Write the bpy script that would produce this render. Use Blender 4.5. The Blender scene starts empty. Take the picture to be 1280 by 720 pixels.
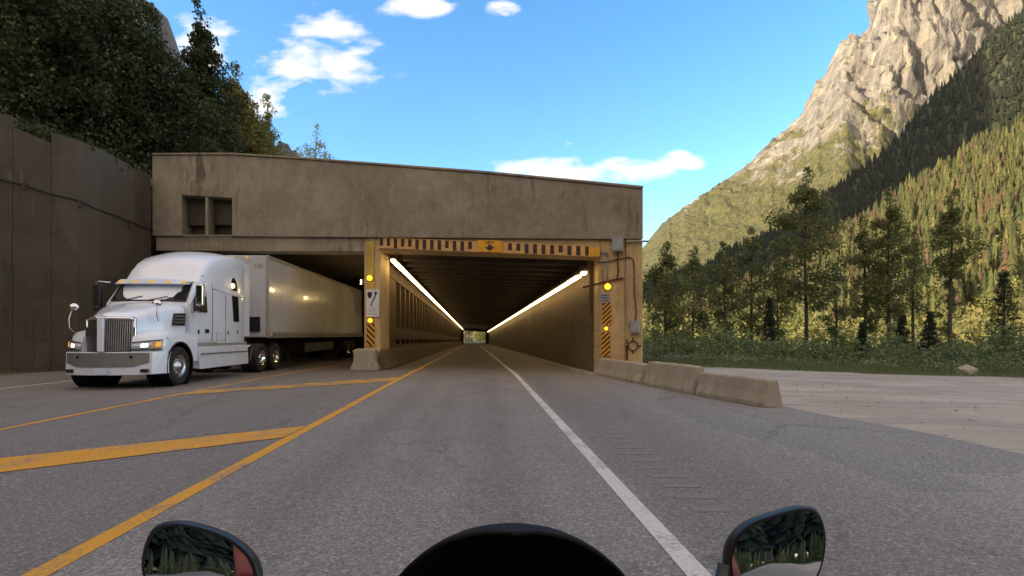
import bpy, math, random
import numpy as np
from mathutils import Vector, Matrix, noise as mnoise

S = bpy.context.scene
COL = S.collection
R = math.radians
PI = math.pi

# ---------------------------------------------------------------- camera
cam_d = bpy.data.cameras.new('camera')
cam = bpy.data.objects.new('camera', cam_d); COL.objects.link(cam)
cam.location = (0, 0, 1.34); cam.rotation_euler = (R(90), 0, 0)
cam_d.sensor_width = 36; cam_d.lens = 36 * 660 / 1280
cam_d.shift_y = 59 / 1280
cam_d.clip_start = 0.03; cam_d.clip_end = 20000
S.camera = cam

# ---------------------------------------------------------------- light
SUN_EL = 16.0
SUN_D = Vector((0.9, 0.35, 0)).normalized()          # the way sunlight travels (flat part)
SKY_STRENGTH = 0.14
FILL_CLOUD_DECK = (2.5, 2.15, 1.95, 1)
EXPOSURE = 1.72
S.view_settings.view_transform = 'Standard'; S.view_settings.look = 'None'
S.view_settings.gamma = 1; S.view_settings.exposure = EXPOSURE
S.view_settings.use_curve_mapping = False
S.view_settings.use_white_balance = True; S.view_settings.white_balance_temperature = 7000; S.view_settings.white_balance_tint = 11

W = bpy.data.worlds.new('World'); S.world = W; W.use_nodes = True
nt = W.node_tree; nt.nodes.clear()
def wn(t, **k):
    n = nt.nodes.new(t)
    for a, b in k.items(): setattr(n, a, b)
    return n
def wl(a, b): nt.links.new(a, b)
def wmath(op, a, b=None, c=None, clamp=False):
    n = wn('ShaderNodeMath', operation=op); n.use_clamp = clamp
    for i, v in enumerate((a, b, c)):
        if v is None: continue
        if isinstance(v, (int, float)): n.inputs[i].default_value = v
        else: wl(v, n.inputs[i])
    return n.outputs[0]
sky = wn('ShaderNodeTexSky', sky_type='NISHITA')
sky.sun_disc = False; sky.sun_elevation = R(SUN_EL)
sky.sun_rotation = math.atan2(-SUN_D.x, -SUN_D.y)
sky.altitude = 1200; sky.air_density = 1.0; sky.dust_density = 0.5; sky.ozone_density = 1.0
bg = wn('ShaderNodeBackground'); bg.inputs[1].default_value = SKY_STRENGTH
wo = wn('ShaderNodeOutputWorld')
# fair-weather clouds low over the valley: soft noise broken blobs by direction
tc = wn('ShaderNodeTexCoord'); sep = wn('ShaderNodeSeparateXYZ'); wl(tc.outputs['Generated'], sep.inputs[0])
ymax = wmath('MAXIMUM', sep.outputs[1], 0.02)
cx = wmath('DIVIDE', sep.outputs[0], ymax); cz = wmath('DIVIDE', sep.outputs[2], ymax)
comb = wn('ShaderNodeCombineXYZ'); wl(cx, comb.inputs[0]); wl(cz, comb.inputs[1])
mp = wn('ShaderNodeMapping'); mp.inputs['Scale'].default_value = (1.0, 2.2, 1); wl(comb.outputs[0], mp.inputs[0])
nz = wn('ShaderNodeTexNoise'); nz.inputs['Scale'].default_value = 9; nz.inputs['Detail'].default_value = 7
nz.inputs['Roughness'].default_value = 0.58; wl(mp.outputs[0], nz.inputs['Vector'])
total = None
for (px, py, rx, ry, amt) in [(728, 214, 120, 20, 1.0), (700, 222, 95, 14, .8), (852, 201, 34, 13, 1.0), (405, 28, 60, 26, .72),
                              (390, 85, 100, 40, .85), (330, 110, 60, 40, .7), (515, 5, 55, 20, .85), (628, 13, 28, 16, .62),
                              (590, 36, 60, 10, .35), (710, 180, 12, 5, .5), (900, 225, 40, 9, .25), (250, 60, 60, 50, .7), (440, 62, 60, 16, .6)]:
    ux = wmath('MULTIPLY', wmath('SUBTRACT', cx, (px - 640) / 660), 660 / rx)
    uz = wmath('MULTIPLY', wmath('SUBTRACT', cz, (419 - py) / 660), 660 / ry)
    d2 = wmath('ADD', wmath('MULTIPLY', ux, ux), wmath('MULTIPLY', uz, uz))
    v = wmath('MULTIPLY', wmath('SUBTRACT', 1.0, wmath('MULTIPLY', d2, 0.6), clamp=True), amt)
    total = v if total is None else wmath('MAXIMUM', total, v)
dens = wmath('ADD', total, wmath('MULTIPLY', wmath('SUBTRACT', nz.outputs[0], 0.5), 2.6))
dens = wmath('MULTIPLY', wmath('SUBTRACT', dens, 0.42), 1.9, clamp=True)
dens = wmath('MULTIPLY', dens, wmath('MULTIPLY', total, 2.2, clamp=True))
dens = wmath('MULTIPLY', dens, 0.92)
# sky colour a touch deeper, as the photo's camera renders it
hs = wn('ShaderNodeHueSaturation'); hs.inputs['Saturation'].default_value = 1.4; hs.inputs['Value'].default_value = 1.0
wl(sky.outputs[0], hs.inputs['Color'])
mx = wn('ShaderNodeMix', data_type='RGBA'); wl(dens, mx.inputs[0]); wl(hs.outputs[0], mx.inputs[6])
mx.inputs[7].default_value = (2.9, 2.85, 2.9, 1)
# added bright cloud deck, unseen overhead and behind the viewer, fills the shade
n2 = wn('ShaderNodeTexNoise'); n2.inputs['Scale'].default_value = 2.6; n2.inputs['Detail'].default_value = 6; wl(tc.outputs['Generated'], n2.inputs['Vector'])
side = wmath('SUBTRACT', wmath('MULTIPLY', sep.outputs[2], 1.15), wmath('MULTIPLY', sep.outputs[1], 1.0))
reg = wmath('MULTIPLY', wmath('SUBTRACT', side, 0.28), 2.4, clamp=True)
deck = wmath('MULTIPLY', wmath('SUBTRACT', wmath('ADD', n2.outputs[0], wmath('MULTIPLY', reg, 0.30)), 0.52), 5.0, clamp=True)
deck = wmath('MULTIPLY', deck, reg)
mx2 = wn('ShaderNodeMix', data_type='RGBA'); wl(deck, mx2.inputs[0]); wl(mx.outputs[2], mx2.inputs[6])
mx2.inputs[7].default_value = FILL_CLOUD_DECK
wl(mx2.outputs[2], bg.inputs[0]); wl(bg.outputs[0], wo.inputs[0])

sun_d = bpy.data.lights.new('sun', 'SUN'); sun_d.energy = 2.6; sun_d.angle = R(0.5); sun_d.color = (1.0, 0.86, 0.66)
sun = bpy.data.objects.new('sun', sun_d); COL.objects.link(sun)
sv = Vector((SUN_D.x * math.cos(R(SUN_EL)), SUN_D.y * math.cos(R(SUN_EL)), -math.sin(R(SUN_EL))))
sun.rotation_euler = sv.to_track_quat('-Z', 'Y').to_euler()
sun.location = (-60, -20, 60)

# ---------------------------------------------------------------- helpers
def tag(o, label=None, cat=None, group=None, kind=None):
    if label: o['label'] = label
    if cat: o['category'] = cat
    if group: o['group'] = group
    if kind: o['kind'] = kind
    return o
def empty(name, loc=(0, 0, 0), rz=0, label=None, cat=None, group=None):
    o = bpy.data.objects.new(name, None); COL.objects.link(o)
    o.location = loc; o.rotation_euler = (0, 0, rz); o.empty_display_size = .2
    return tag(o, label, cat, group)
def copy_tree(o, parent=None):
    c = o.copy(); COL.objects.link(c); c.parent = parent
    for ch in [x for x in bpy.data.objects if x.parent == o]:
        copy_tree(ch, c)
    return c

class MB:
    def __init__(s): s.v = []; s.f = []
    def add(s, vs, fs, m=None):
        b = len(s.v)
        for p in vs:
            p = Vector(p)
            if m is not None: p = m @ p
            s.v.append(tuple(p))
        for f in fs: s.f.append(tuple(b + i for i in f))
        return s
    def box(s, c, d, rot=None):
        x, y, z = d[0] / 2, d[1] / 2, d[2] / 2
        vs = [(-x, -y, -z), (x, -y, -z), (x, y, -z), (-x, y, -z), (-x, -y, z), (x, -y, z), (x, y, z), (-x, y, z)]
        m = Matrix.Translation(c)
        if rot is not None: m = m @ (rot if isinstance(rot, Matrix) else Matrix.Rotation(rot[1], 4, rot[0]))
        return s.add(vs, [(0, 3, 2, 1), (4, 5, 6, 7), (0, 1, 5, 4), (1, 2, 6, 5), (2, 3, 7, 6), (3, 0, 4, 7)], m)
    def hexa(s, vs):
        return s.add(vs, [(0, 3, 2, 1), (4, 5, 6, 7), (0, 1, 5, 4), (1, 2, 6, 5), (2, 3, 7, 6), (3, 0, 4, 7)])
    def prism(s, poly, axis, a, b, m=None):
        # poly: list of 2D points, extruded along axis from a to b
        def P(p, t):
            return {'x': (t, p[0], p[1]), 'y': (p[0], t, p[1]), 'z': (p[0], p[1], t)}[axis]
        n = len(poly)
        vs = [P(p, a) for p in poly] + [P(p, b) for p in poly]
        fs = [tuple(range(n)), tuple(reversed(range(n, 2 * n)))] + [(i, i + n, (i + 1) % n + n, (i + 1) % n) for i in range(n)]
        return s.add(vs, fs, m)
    def loft(s, secs, closed=True, caps=True):
        n = len(secs[0]); b = len(s.v)
        for sec in secs: s.v += [tuple(p) for p in sec]
        for i in range(len(secs) - 1):
            for j in range(n if closed else n - 1):
                k = (j + 1) % n
                s.f.append((b + i * n + j, b + i * n + k, b + (i + 1) * n + k, b + (i + 1) * n + j))
        if caps and closed:
            s.f.append(tuple(b + j for j in reversed(range(n))))
            s.f.append(tuple(b + (len(secs) - 1) * n + j for j in range(n)))
        return s
    def tube(s, pts, r, n=8, caps=True):
        pts = [Vector(p) for p in pts]; rr = r if isinstance(r, (list, tuple)) else [r] * len(pts)
        secs = []; up = Vector((0, 0, 1))
        t0 = (pts[1] - pts[0]).normalized()
        if abs(t0.dot(up)) > .95: up = Vector((1, 0, 0))
        for i, p in enumerate(pts):
            t = (pts[min(i + 1, len(pts) - 1)] - pts[max(i - 1, 0)]).normalized()
            a = t.cross(up).normalized(); bb = a.cross(t).normalized(); up = bb
            secs.append([p + (a * math.cos(2 * PI * k / n) + bb * math.sin(2 * PI * k / n)) * rr[i] for k in range(n)])
        return s.loft(secs, True, caps)
    def lathe(s, prof, c, axis='y', n=32, caps=False):
        # prof: (radius, along axis)
        secs = []
        for (r, t) in prof:
            ring = []
            for k in range(n):
                a = 2 * PI * k / n; q, w = r * math.cos(a), r * math.sin(a)
                p = {'y': (q, t, w), 'x': (t, q, w), 'z': (q, w, t)}[axis]
                ring.append((p[0] + c[0], p[1] + c[1], p[2] + c[2]))
            secs.append(ring)
        return s.loft(secs, True, caps)
    def grid(s, fn, us, vs):
        b = len(s.v); nu, nv = len(us), len(vs)
        for u in us:
            for v in vs: s.v.append(tuple(fn(u, v)))
        for i in range(nu - 1):
            for j in range(nv - 1):
                s.f.append((b + i * nv + j, b + (i + 1) * nv + j, b + (i + 1) * nv + j + 1, b + i * nv + j + 1))
        return s
    def build(s, name, mat, parent=None, smooth=False, bevel=0, seg=2, sub=0, loc=None, thick=0, recalc=True):
        me = bpy.data.meshes.new(name); me.from_pydata(s.v, [], s.f)
        if recalc:
            import bmesh
            bm = bmesh.new(); bm.from_mesh(me); bmesh.ops.recalc_face_normals(bm, faces=bm.faces); bm.to_mesh(me); bm.free()
        me.materials.append(mat)
        o = bpy.data.objects.new(name, me); COL.objects.link(o)
        if parent: o.parent = parent
        if loc: o.location = loc
        if smooth: me.shade_smooth() if hasattr(me, 'shade_smooth') else None
        if thick:
            m = o.modifiers.new('thick', 'SOLIDIFY'); m.thickness = thick; m.offset = -1
        if sub:
            m = o.modifiers.new('sub', 'SUBSURF'); m.levels = sub; m.render_levels = sub
        if bevel:
            m = o.modifiers.new('bevel', 'BEVEL'); m.width = bevel; m.segments = seg; m.limit_method = 'ANGLE'; m.angle_limit = R(35)
            m.harden_normals = False
        return o

def np_mesh(name, V, F, mat, parent=None, tint=None, smooth=False):
    me = bpy.data.meshes.new(name)
    V = np.asarray(V, dtype=np.float32); F = np.asarray(F, dtype=np.int32); k = F.shape[1]
    me.vertices.add(len(V)); me.vertices.foreach_set('co', V.ravel())
    me.loops.add(F.size); me.loops.foreach_set('vertex_index', F.ravel())
    me.polygons.add(len(F)); me.polygons.foreach_set('loop_start', np.arange(0, F.size, k, dtype=np.int32))
    me.update(calc_edges=True)
    if tint is not None:
        a = me.color_attributes.new('tint', 'FLOAT_COLOR', 'POINT')
        c = np.ones((len(V), 4), dtype=np.float32); c[:, :3] = tint; a.data.foreach_set('color', c.ravel())
    if smooth: me.polygons.foreach_set('use_smooth', np.ones(len(F), dtype=bool))
    me.materials.append(mat)
    o = bpy.data.objects.new(name, me); COL.objects.link(o)
    if parent: o.parent = parent
    return o

# ---------------------------------------------------------------- materials
class MT:
    def __init__(s, name):
        s.m = bpy.data.materials.new(name); s.m.use_nodes = True; s.t = s.m.node_tree
        s.p = s.t.nodes['Principled BSDF']
        s.out = s.t.nodes['Material Output']
    def n(s, t, ins=None, **k):
        n = s.t.nodes.new(t)
        for a, b in k.items(): setattr(n, a, b)
        for a, b in (ins or {}).items(): s.set(n, a, b)
        return n
    def set(s, n, a, b):
        i = n.inputs[a]
        if hasattr(b, 'is_output'): s.t.links.new(b, i)
        else: i.default_value = b
    def coord(s, scale=(1, 1, 1), kind='Object'):
        tc = s.n('ShaderNodeTexCoord'); mp = s.n('ShaderNodeMapping', {'Vector': tc.outputs[kind], 'Scale': scale})
        return mp.outputs[0]
    def noise(s, scale, detail=4, rough=.55, vec=None, stretch=(1, 1, 1), dist=0):
        return s.n('ShaderNodeTexNoise', {'Vector': vec or s.coord(stretch), 'Scale': scale, 'Detail': detail, 'Roughness': rough, 'Distortion': dist}).outputs['Fac']
    def vor(s, scale, vec=None, stretch=(1, 1, 1), feature='F1', out='Distance'):
        return s.n('ShaderNodeTexVoronoi', {'Vector': vec or s.coord(stretch), 'Scale': scale}, feature=feature).outputs[out]
    def ramp(s, fac, stops, interp='LINEAR'):
        n = s.n('ShaderNodeValToRGB', {'Fac': fac}); e = n.color_ramp.elements; n.color_ramp.interpolation = interp
        while len(e) < len(stops): e.new(.5)
        for x, (p, c) in zip(e, stops):
            x.position = p; x.color = (c, c, c, 1) if isinstance(c, (int, float)) else (*c, 1)
        return n.outputs[0]
    def mix(s, f, a, b, mode='MIX'):
        n = s.n('ShaderNodeMix', data_type='RGBA', blend_type=mode)
        s.set(n, 0, f)
        for i, v in ((6, a), (7, b)):
            s.set(n, i, v if hasattr(v, 'is_output') else ((*v, 1) if len(v) == 3 else v))
        return n.outputs[2]
    def math(s, op, a, b=0.0, clamp=False):
        n = s.n('ShaderNodeMath', {0: a, 1: b}, operation=op); n.use_clamp = clamp; return n.outputs[0]
    def bump(s, h, strength=.3, dist=.02, normal=None):
        n = s.n('ShaderNodeBump', {'Height': h, 'Strength': strength, 'Distance': dist})
        if normal: s.set(n, 'Normal', normal)
        s.set(s.p, 'Normal', n.outputs[0]); return n.outputs[0]
    def base(s, c): s.set(s.p, 'Base Color', c if hasattr(c, 'is_output') else (*c, 1)); return s
    def rough(s, r): s.set(s.p, 'Roughness', r); return s
    def metal(s, r): s.set(s.p, 'Metallic', r); return s

def simple(name, c, rough=.5, metal=0, var=.15, vscale=3.0, coat=0, bump=0, spec=.5):
    t = MT(name); nz = t.noise(vscale, 5)
    lo = tuple(x * (1 - var) for x in c); hi = tuple(min(1, x * (1 + var)) for x in c)
    t.base(t.ramp(nz, [(.3, lo), (.7, hi)])); t.rough(t.math('ADD', rough - .06, t.math('MULTIPLY', nz, .12))); t.metal(metal)
    t.p.inputs['Coat Weight'].default_value = coat; t.p.inputs['Specular IOR Level'].default_value = spec
    if bump: t.bump(t.noise(vscale * 12, 3), bump, .01)
    return t.m
def emis(name, c, strength, dark=(.02, .02, .02)):
    t = MT(name); t.base(dark); t.set(t.p, 'Emission Color', (*c, 1)); t.set(t.p, 'Emission Strength', strength)
    return t.m

def concrete(name, a, b, stain=(.06, .048, .035), streak=.6, form=True, arc=False):
    t = MT(name)
    big = t.noise(.28, 5, .62); med = t.noise(1.1, 7, .68, dist=.4); fine = t.noise(22, 5, .65); mot = t.noise(4.5, 6, .7)
    col = t.mix(t.ramp(big, [(.36, 0), (.62, 1)]), a, b)
    col = t.mix(t.math('MULTIPLY', t.ramp(med, [(.44, 0), (.64, 1)]), .45), col, tuple(x * .6 for x in a))
    col = t.mix(t.math('MULTIPLY', t.ramp(mot, [(.52, 0), (.72, 1)]), .35), col, tuple(min(1, x * 1.35) for x in b))
    # water stains: thin runs, broken up and clustered
    warp = t.n('ShaderNodeVectorMath', {0: t.coord((2.2, 2.2, .16)), 1: t.n('ShaderNodeTexNoise', {'Vector': t.coord(), 'Scale': .8, 'Detail': 3.0}).outputs['Color']}, operation='ADD').outputs[0]
    st = t.noise(1.6, 7, .68, vec=warp); st2 = t.noise(.22, 4, .6); st3 = t.noise(.9, 3, .5, stretch=(1, 1, .5))
    m = t.math('MULTIPLY', t.ramp(st, [(.50, 0), (.60, 1)]), t.ramp(st2, [(.44, 0), (.60, 1)]))
    m = t.math('MULTIPLY', m, t.ramp(st3, [(.36, .1), (.6, 1)]))
    col = t.mix(t.math('MULTIPLY', m, streak), col, stain)
    eff = t.math('MULTIPLY', t.ramp(t.noise(1.3, 6, .65, stretch=(2.8, 2.8, .3), dist=.4), [(.60, 0), (.70, 1)]), t.ramp(t.noise(.35, 3), [(.5, 0), (.62, 1)]))
    col = t.mix(t.math('MULTIPLY', eff, .5), col, tuple(min(1, x * 1.7 + .03) for x in b))
    sepc = t.n('ShaderNodeSeparateXYZ', {0: t.coord()})
    h = t.math('ADD', t.math('MULTIPLY', med, .6), t.math('MULTIPLY', fine, .3))
    if form:
        fx = t.math('FRACT', t.math('MULTIPLY', t.math('ADD', sepc.outputs[0], sepc.outputs[1]) if arc else sepc.outputs[0], 1 / 2.44)); fz = t.math('FRACT', t.math('MULTIPLY', sepc.outputs[2], 1 / 1.22))
        line = lambda f, w: t.ramp(f, [(0, 1), (w, 0), (1 - w, 0), (1, 1)])
        seam = t.math('MAXIMUM', line(fx, .006), t.math('MULTIPLY', line(fz, .010), .8))
        seam = t.math('MULTIPLY', seam, t.ramp(t.noise(.5, 3), [(.42, .15), (.6, 1)]))
        col = t.mix(t.math('MULTIPLY', seam, .4), col, stain)
        gx = t.math('SUBTRACT', t.math('FRACT', t.math('MULTIPLY', sepc.outputs[0], 1 / 1.22)), .5); gz_ = t.math('SUBTRACT', t.math('FRACT', t.math('MULTIPLY', sepc.outputs[2], 1 / .61)), .5)
        d = t.math('SQRT', t.math('ADD', t.math('POWER', t.math('MULTIPLY', gx, 1.22), 2.0), t.math('POWER', t.math('MULTIPLY', gz_, .61), 2.0)))
        hole = t.ramp(d, [(.018, 1), (.03, 0)]); col = t.mix(t.math('MULTIPLY', hole, .55), col, stain)
        h = t.math('SUBTRACT', h, t.math('ADD', t.math('MULTIPLY', hole, .5), t.math('MULTIPLY', seam, .3)))
    if arc:   # big faint round stain left on the wall
        s_ = t.math('ADD', sepc.outputs[1], t.math('MULTIPLY', t.math('ADD', sepc.outputs[0], 17.0), .5))
        dx = t.math('MULTIPLY', t.math('SUBTRACT', s_, 22.0), 1 / 1.75); dz = t.math('MULTIPLY', t.math('SUBTRACT', sepc.outputs[2], 7.2), 1 / 3.7)
        r = t.math('ADD', t.math('SQRT', t.math('ADD', t.math('MULTIPLY', dx, dx), t.math('MULTIPLY', dz, dz))), t.math('MULTIPLY', t.math('SUBTRACT', mot, .5), .12))
        col = t.mix(t.math('MULTIPLY', t.ramp(r, [(.90, 1), (.99, 0)]), .35), col, tuple(x * 1.5 for x in b))
    pit = t.vor(9)
    col = t.mix(t.math('MULTIPLY', t.ramp(pit, [(.0, 1), (.09, 0)]), .5), col, stain)
    t.base(t.mix(t.math('MULTIPLY', fine, .35), col, tuple(x * .7 for x in a)))
    t.rough(.88); t.bump(h, .5, .05)
    return t.m

M = {}
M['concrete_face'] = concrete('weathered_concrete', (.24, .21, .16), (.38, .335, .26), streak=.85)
M['concrete_pier'] = concrete('lamp_tinted_concrete', (.50, .35, .17), (.62, .45, .235), stain=(.10, .055, .03), streak=.7)  # warm glow of the amber lamps put into the concrete colour
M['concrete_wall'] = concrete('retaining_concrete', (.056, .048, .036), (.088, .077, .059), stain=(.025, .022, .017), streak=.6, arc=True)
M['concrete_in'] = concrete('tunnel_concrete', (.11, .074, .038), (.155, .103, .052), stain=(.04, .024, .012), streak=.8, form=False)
M['concrete_roof'] = concrete('dark_brown_concrete', (.055, .040, .024), (.08, .058, .034), stain=(.02, .014, .009), streak=.6, form=False)  # very dark brown for ceilings, beams and roof slabs
M['concrete_bar'] = concrete('barrier_concrete', (.33, .29, .225), (.43, .385, .31), stain=(.13, .10, .07), streak=.55, form=False)

def asphalt():
    t = MT('asphalt')
    sep = t.n('ShaderNodeSeparateXYZ', {0: t.coord()})
    # u across the road
    u = t.math('ADD', sep.outputs[0], t.math('MULTIPLY', sep.outputs[1], .0606))
    v1 = t.n('ShaderNodeTexVoronoi', {'Vector': t.coord(), 'Scale': 62.0}); 
    cellv = t.n('ShaderNodeSeparateColor', {0: v1.outputs['Color']}).outputs[0]
    v2 = t.n('ShaderNodeTexVoronoi', {'Vector': t.coord(), 'Scale': 120.0})
    cell2 = t.n('ShaderNodeSeparateColor', {0: v2.outputs['Color']}).outputs[1]
    agg = t.math('ADD', t.math('MULTIPLY', t.ramp(cellv, [(.0, .50), (.5, .72), (.8, 1.0), (1, 1.55)]), .74), t.math('MULTIPLY', cell2, .5))
    big = t.noise(.5, 6, .62); stretch = t.noise(1.0, 5, .6, stretch=(1.3, .12, 1)); med = t.noise(4.5, 6, .7)
    # driving lane a little paler and rougher than the hatched strip and the shoulder
    lane = t.math('MULTIPLY', t.ramp(t.math('ADD', t.math('MULTIPLY', u, .1), .5), [(.0, 0), (.245, 0), (.262, 1), (.62, 1), (.645, .0), (1, 0)]), 1.0)
    c0 = t.mix(lane, (.185, .172, .165), (.235, .222, .214))
    c0 = t.mix(t.math('MULTIPLY', t.ramp(big, [(.35, 0), (.7, 1)]), .4), c0, (.125, .118, .112))
    c0 = t.mix(t.math('MULTIPLY', t.ramp(stretch, [(.45, 0), (.7, 1)]), .35), c0, (.26, .245, .225))
    c0 = t.mix(t.math('MULTIPLY', t.ramp(med, [(.55, 0), (.75, 1)]), .25), c0, (.075, .070, .066))
    # dusty strip near the right edge, darker brown asphalt inside the shed
    edge = t.ramp(t.math('ADD', t.math('MULTIPLY', u, .1), t.math('MULTIPLY', big, .12)), [(.30, 0), (.52, 1)])
    c0 = t.mix(t.math('MULTIPLY', edge, .75), c0, (.30, .29, .275))
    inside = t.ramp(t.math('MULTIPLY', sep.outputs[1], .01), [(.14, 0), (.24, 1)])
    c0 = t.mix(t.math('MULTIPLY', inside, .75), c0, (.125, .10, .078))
    # wheel paths polished a little darker, old square patches
    wp = t.math('ABSOLUTE', t.math('SUBTRACT', t.math('ABSOLUTE', t.math('ADD', u, .65)), .85))
    c0 = t.mix(t.math('MULTIPLY', t.ramp(wp, [(.05, 1), (.45, 0)]), .4), c0, (.12, .115, .11))
    pv = t.n('ShaderNodeTexVoronoi', {'Vector': t.coord((.5, .16, 1)), 'Scale': .8}, distance='CHEBYCHEV')
    pc = t.n('ShaderNodeSeparateColor', {0: pv.outputs['Color']}).outputs[2]
    c0 = t.mix(t.math('MULTIPLY', t.ramp(pc, [(.80, 0), (.81, 1)]), .22), c0, (.10, .096, .094))
    oil = t.math('MULTIPLY', t.ramp(t.math('ABSOLUTE', t.math('ADD', u, .65)), [(.0, 1), (.7, 0)]), t.ramp(t.noise(1.2, 4, stretch=(1, .3, 1)), [(.4, .2), (.7, 1)]))
    c0 = t.mix(t.math('MULTIPLY', oil, .28), c0, (.06, .055, .052))
    # cracks
    cr = t.n('ShaderNodeTexVoronoi', {'Vector': t.coord((1, .55, 1)), 'Scale': .42}, feature='DISTANCE_TO_EDGE')
    wob = t.noise(2.6, 5, .7)
    crd = t.math('ADD', cr.outputs['Distance'], t.math('MULTIPLY', t.math('SUBTRACT', wob, .5), .16))
    crack = t.math('MULTIPLY', t.ramp(t.math('ABSOLUTE', crd), [(0, 1), (.011, 0)]), t.ramp(t.noise(.3, 2), [(.46, 0), (.56, 1)]))
    c0 = t.mix(t.math('MULTIPLY', crack, .5), c0, (.03, .028, .027))
    n = t.n('ShaderNodeVectorMath', {0: c0, 1: agg}, operation='MULTIPLY')
    nsc = t.n('ShaderNodeVectorMath', operation='SCALE'); t.set(nsc, 0, c0); t.set(nsc, 'Scale', agg)
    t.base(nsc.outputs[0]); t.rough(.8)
    h = t.math('ADD', t.math('MULTIPLY', v1.outputs['Distance'], -.8), t.math('MULTIPLY', crack, -1.2))
    t.bump(h, .55, .008)
    return t.m
M['asphalt'] = asphalt()

def paint(name, c, worn):
    t = MT(name)
    w = t.noise(30, 6, .75); w2 = t.noise(1.6, 4, .6); agg = t.vor(80)
    f = t.math('ADD', t.math('MULTIPLY', w, .6), t.math('MULTIPLY', w2, .5))
    f = t.ramp(f, [(.50 + worn, 0), (.66 + worn, 1)])
    c1 = t.mix(t.ramp(w2, [(.3, 0), (.7, 1)]), tuple(x * .8 for x in c), c)
    t.base(t.mix(f, c1, (.14, .13, .12))); t.rough(.65); t.bump(agg, .4, .006)
    return t.m
M['yellow_paint'] = paint('yellow_road_paint', (.70, .33, .012), .03)
M['yellow_worn'] = paint('worn_yellow_road_paint', (.62, .33, .03), -.02)
M['white_paint'] = paint('white_road_paint', (.62, .61, .59), .02)

def gravel():
    t = MT('gravel'); v = t.n('ShaderNodeTexVoronoi', {'Vector': t.coord(), 'Scale': 22.0}); cv = t.n('ShaderNodeSeparateColor', {0: v.outputs['Color']}).outputs[0]
    big = t.noise(.35, 6, .6); med = t.noise(2.5, 5, .65)
    tracks = t.noise(1.0, 4, .5, stretch=(.25, 1.1, 1), dist=.8)
    c = t.mix(t.ramp(big, [(.35, 0), (.65, 1)]), (.29, .25, .205), (.41, .365, .305))
    c = t.mix(t.math('MULTIPLY', t.ramp(tracks, [(.50, 0), (.57, 1)]), .55), c, (.19, .165, .135))
    c = t.mix(t.math('MULTIPLY', t.ramp(med, [(.5, 0), (.75, 1)]), .4), c, (.2, .175, .145))
    c = t.mix(t.math('MULTIPLY', cv, .35), c, (.42, .39, .35)); t.base(c); t.rough(.95)
    t.bump(t.math('ADD', t.math('MULTIPLY', cv, .35), t.math('MULTIPLY', tracks, 2.5)), .6, .05)
    return t.m
M['gravel'] = gravel()
def soil():
    t = MT('soil'); a = t.noise(.25, 6, .6); b = t.noise(4, 6, .7)
    c = t.mix(t.ramp(a, [(.4, 0), (.6, 1)]), (.05, .065, .025), (.10, .095, .05))
    c = t.mix(t.math('MULTIPLY', b, .5), c, (.04, .05, .02)); t.base(c); t.rough(1.0); t.bump(b, .6, .1); return t.m
M['soil'] = soil()

def leafmat(name, c1, c2, c3=None, trans=.35):
    t = MT(name); g = t.n('ShaderNodeNewGeometry').outputs['Random Per Island']
    stops = [(0, c1), (.6, c2)] + ([(1, c3)] if c3 else [])
    c = t.ramp(g, stops); t.base(c); t.rough(.55); t.p.inputs['Specular IOR Level'].default_value = .3
    tr = t.n('ShaderNodeBsdfTranslucent'); t.set(tr, 'Color', t.mix(.5, c, tuple(min(1, x * 1.3) for x in c2)))
    ms = t.n('ShaderNodeMixShader', {0: trans}); t.set(ms, 1, t.p.outputs[0]); t.set(ms, 2, tr.outputs[0]); t.set(t.out, 'Surface', ms.outputs[0])
    return t.m
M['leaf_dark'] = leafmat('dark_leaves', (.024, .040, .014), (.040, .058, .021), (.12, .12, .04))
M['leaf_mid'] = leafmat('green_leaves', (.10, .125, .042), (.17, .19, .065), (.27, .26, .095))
M['leaf_yellow'] = leafmat('sunlit_yellow_leaves', (.09, .09, .024), (.18, .16, .04), (.32, .25, .06))  # yellow of sunlight on the leaves put into their colour
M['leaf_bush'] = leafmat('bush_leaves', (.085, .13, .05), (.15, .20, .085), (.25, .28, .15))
M['leaf_grass'] = leafmat('grass_blades', (.10, .14, .05), (.18, .21, .09), (.28, .29, .15))
M['needles'] = leafmat('spruce_needles', (.012, .028, .014), (.025, .045, .02), (.04, .06, .024), trans=.15)
M['bark'] = simple('bark', (.075, .066, .054), .95, var=.4, vscale=9, bump=.6)
M['bark_pale'] = simple('pale_bark', (.20, .18, .145), .9, var=.35, vscale=7, bump=.5)
def tintmat(name, rough=.85, trans=.2):
    t = MT(name); a = t.n('ShaderNodeAttribute', attribute_name='tint').outputs['Color']
    g = t.noise(.8, 4, .6); c = t.mix(t.math('MULTIPLY', g, .5), a, (.05, .06, .02)); t.base(c); t.rough(rough)
    tr = t.n('ShaderNodeBsdfTranslucent'); t.set(tr, 'Color', c)
    ms = t.n('ShaderNodeMixShader', {0: trans}); t.set(ms, 1, t.p.outputs[0]); t.set(ms, 2, tr.outputs[0]); t.set(t.out, 'Surface', ms.outputs[0])
    return t.m
M['forest'] = tintmat('forest_foliage')

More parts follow.
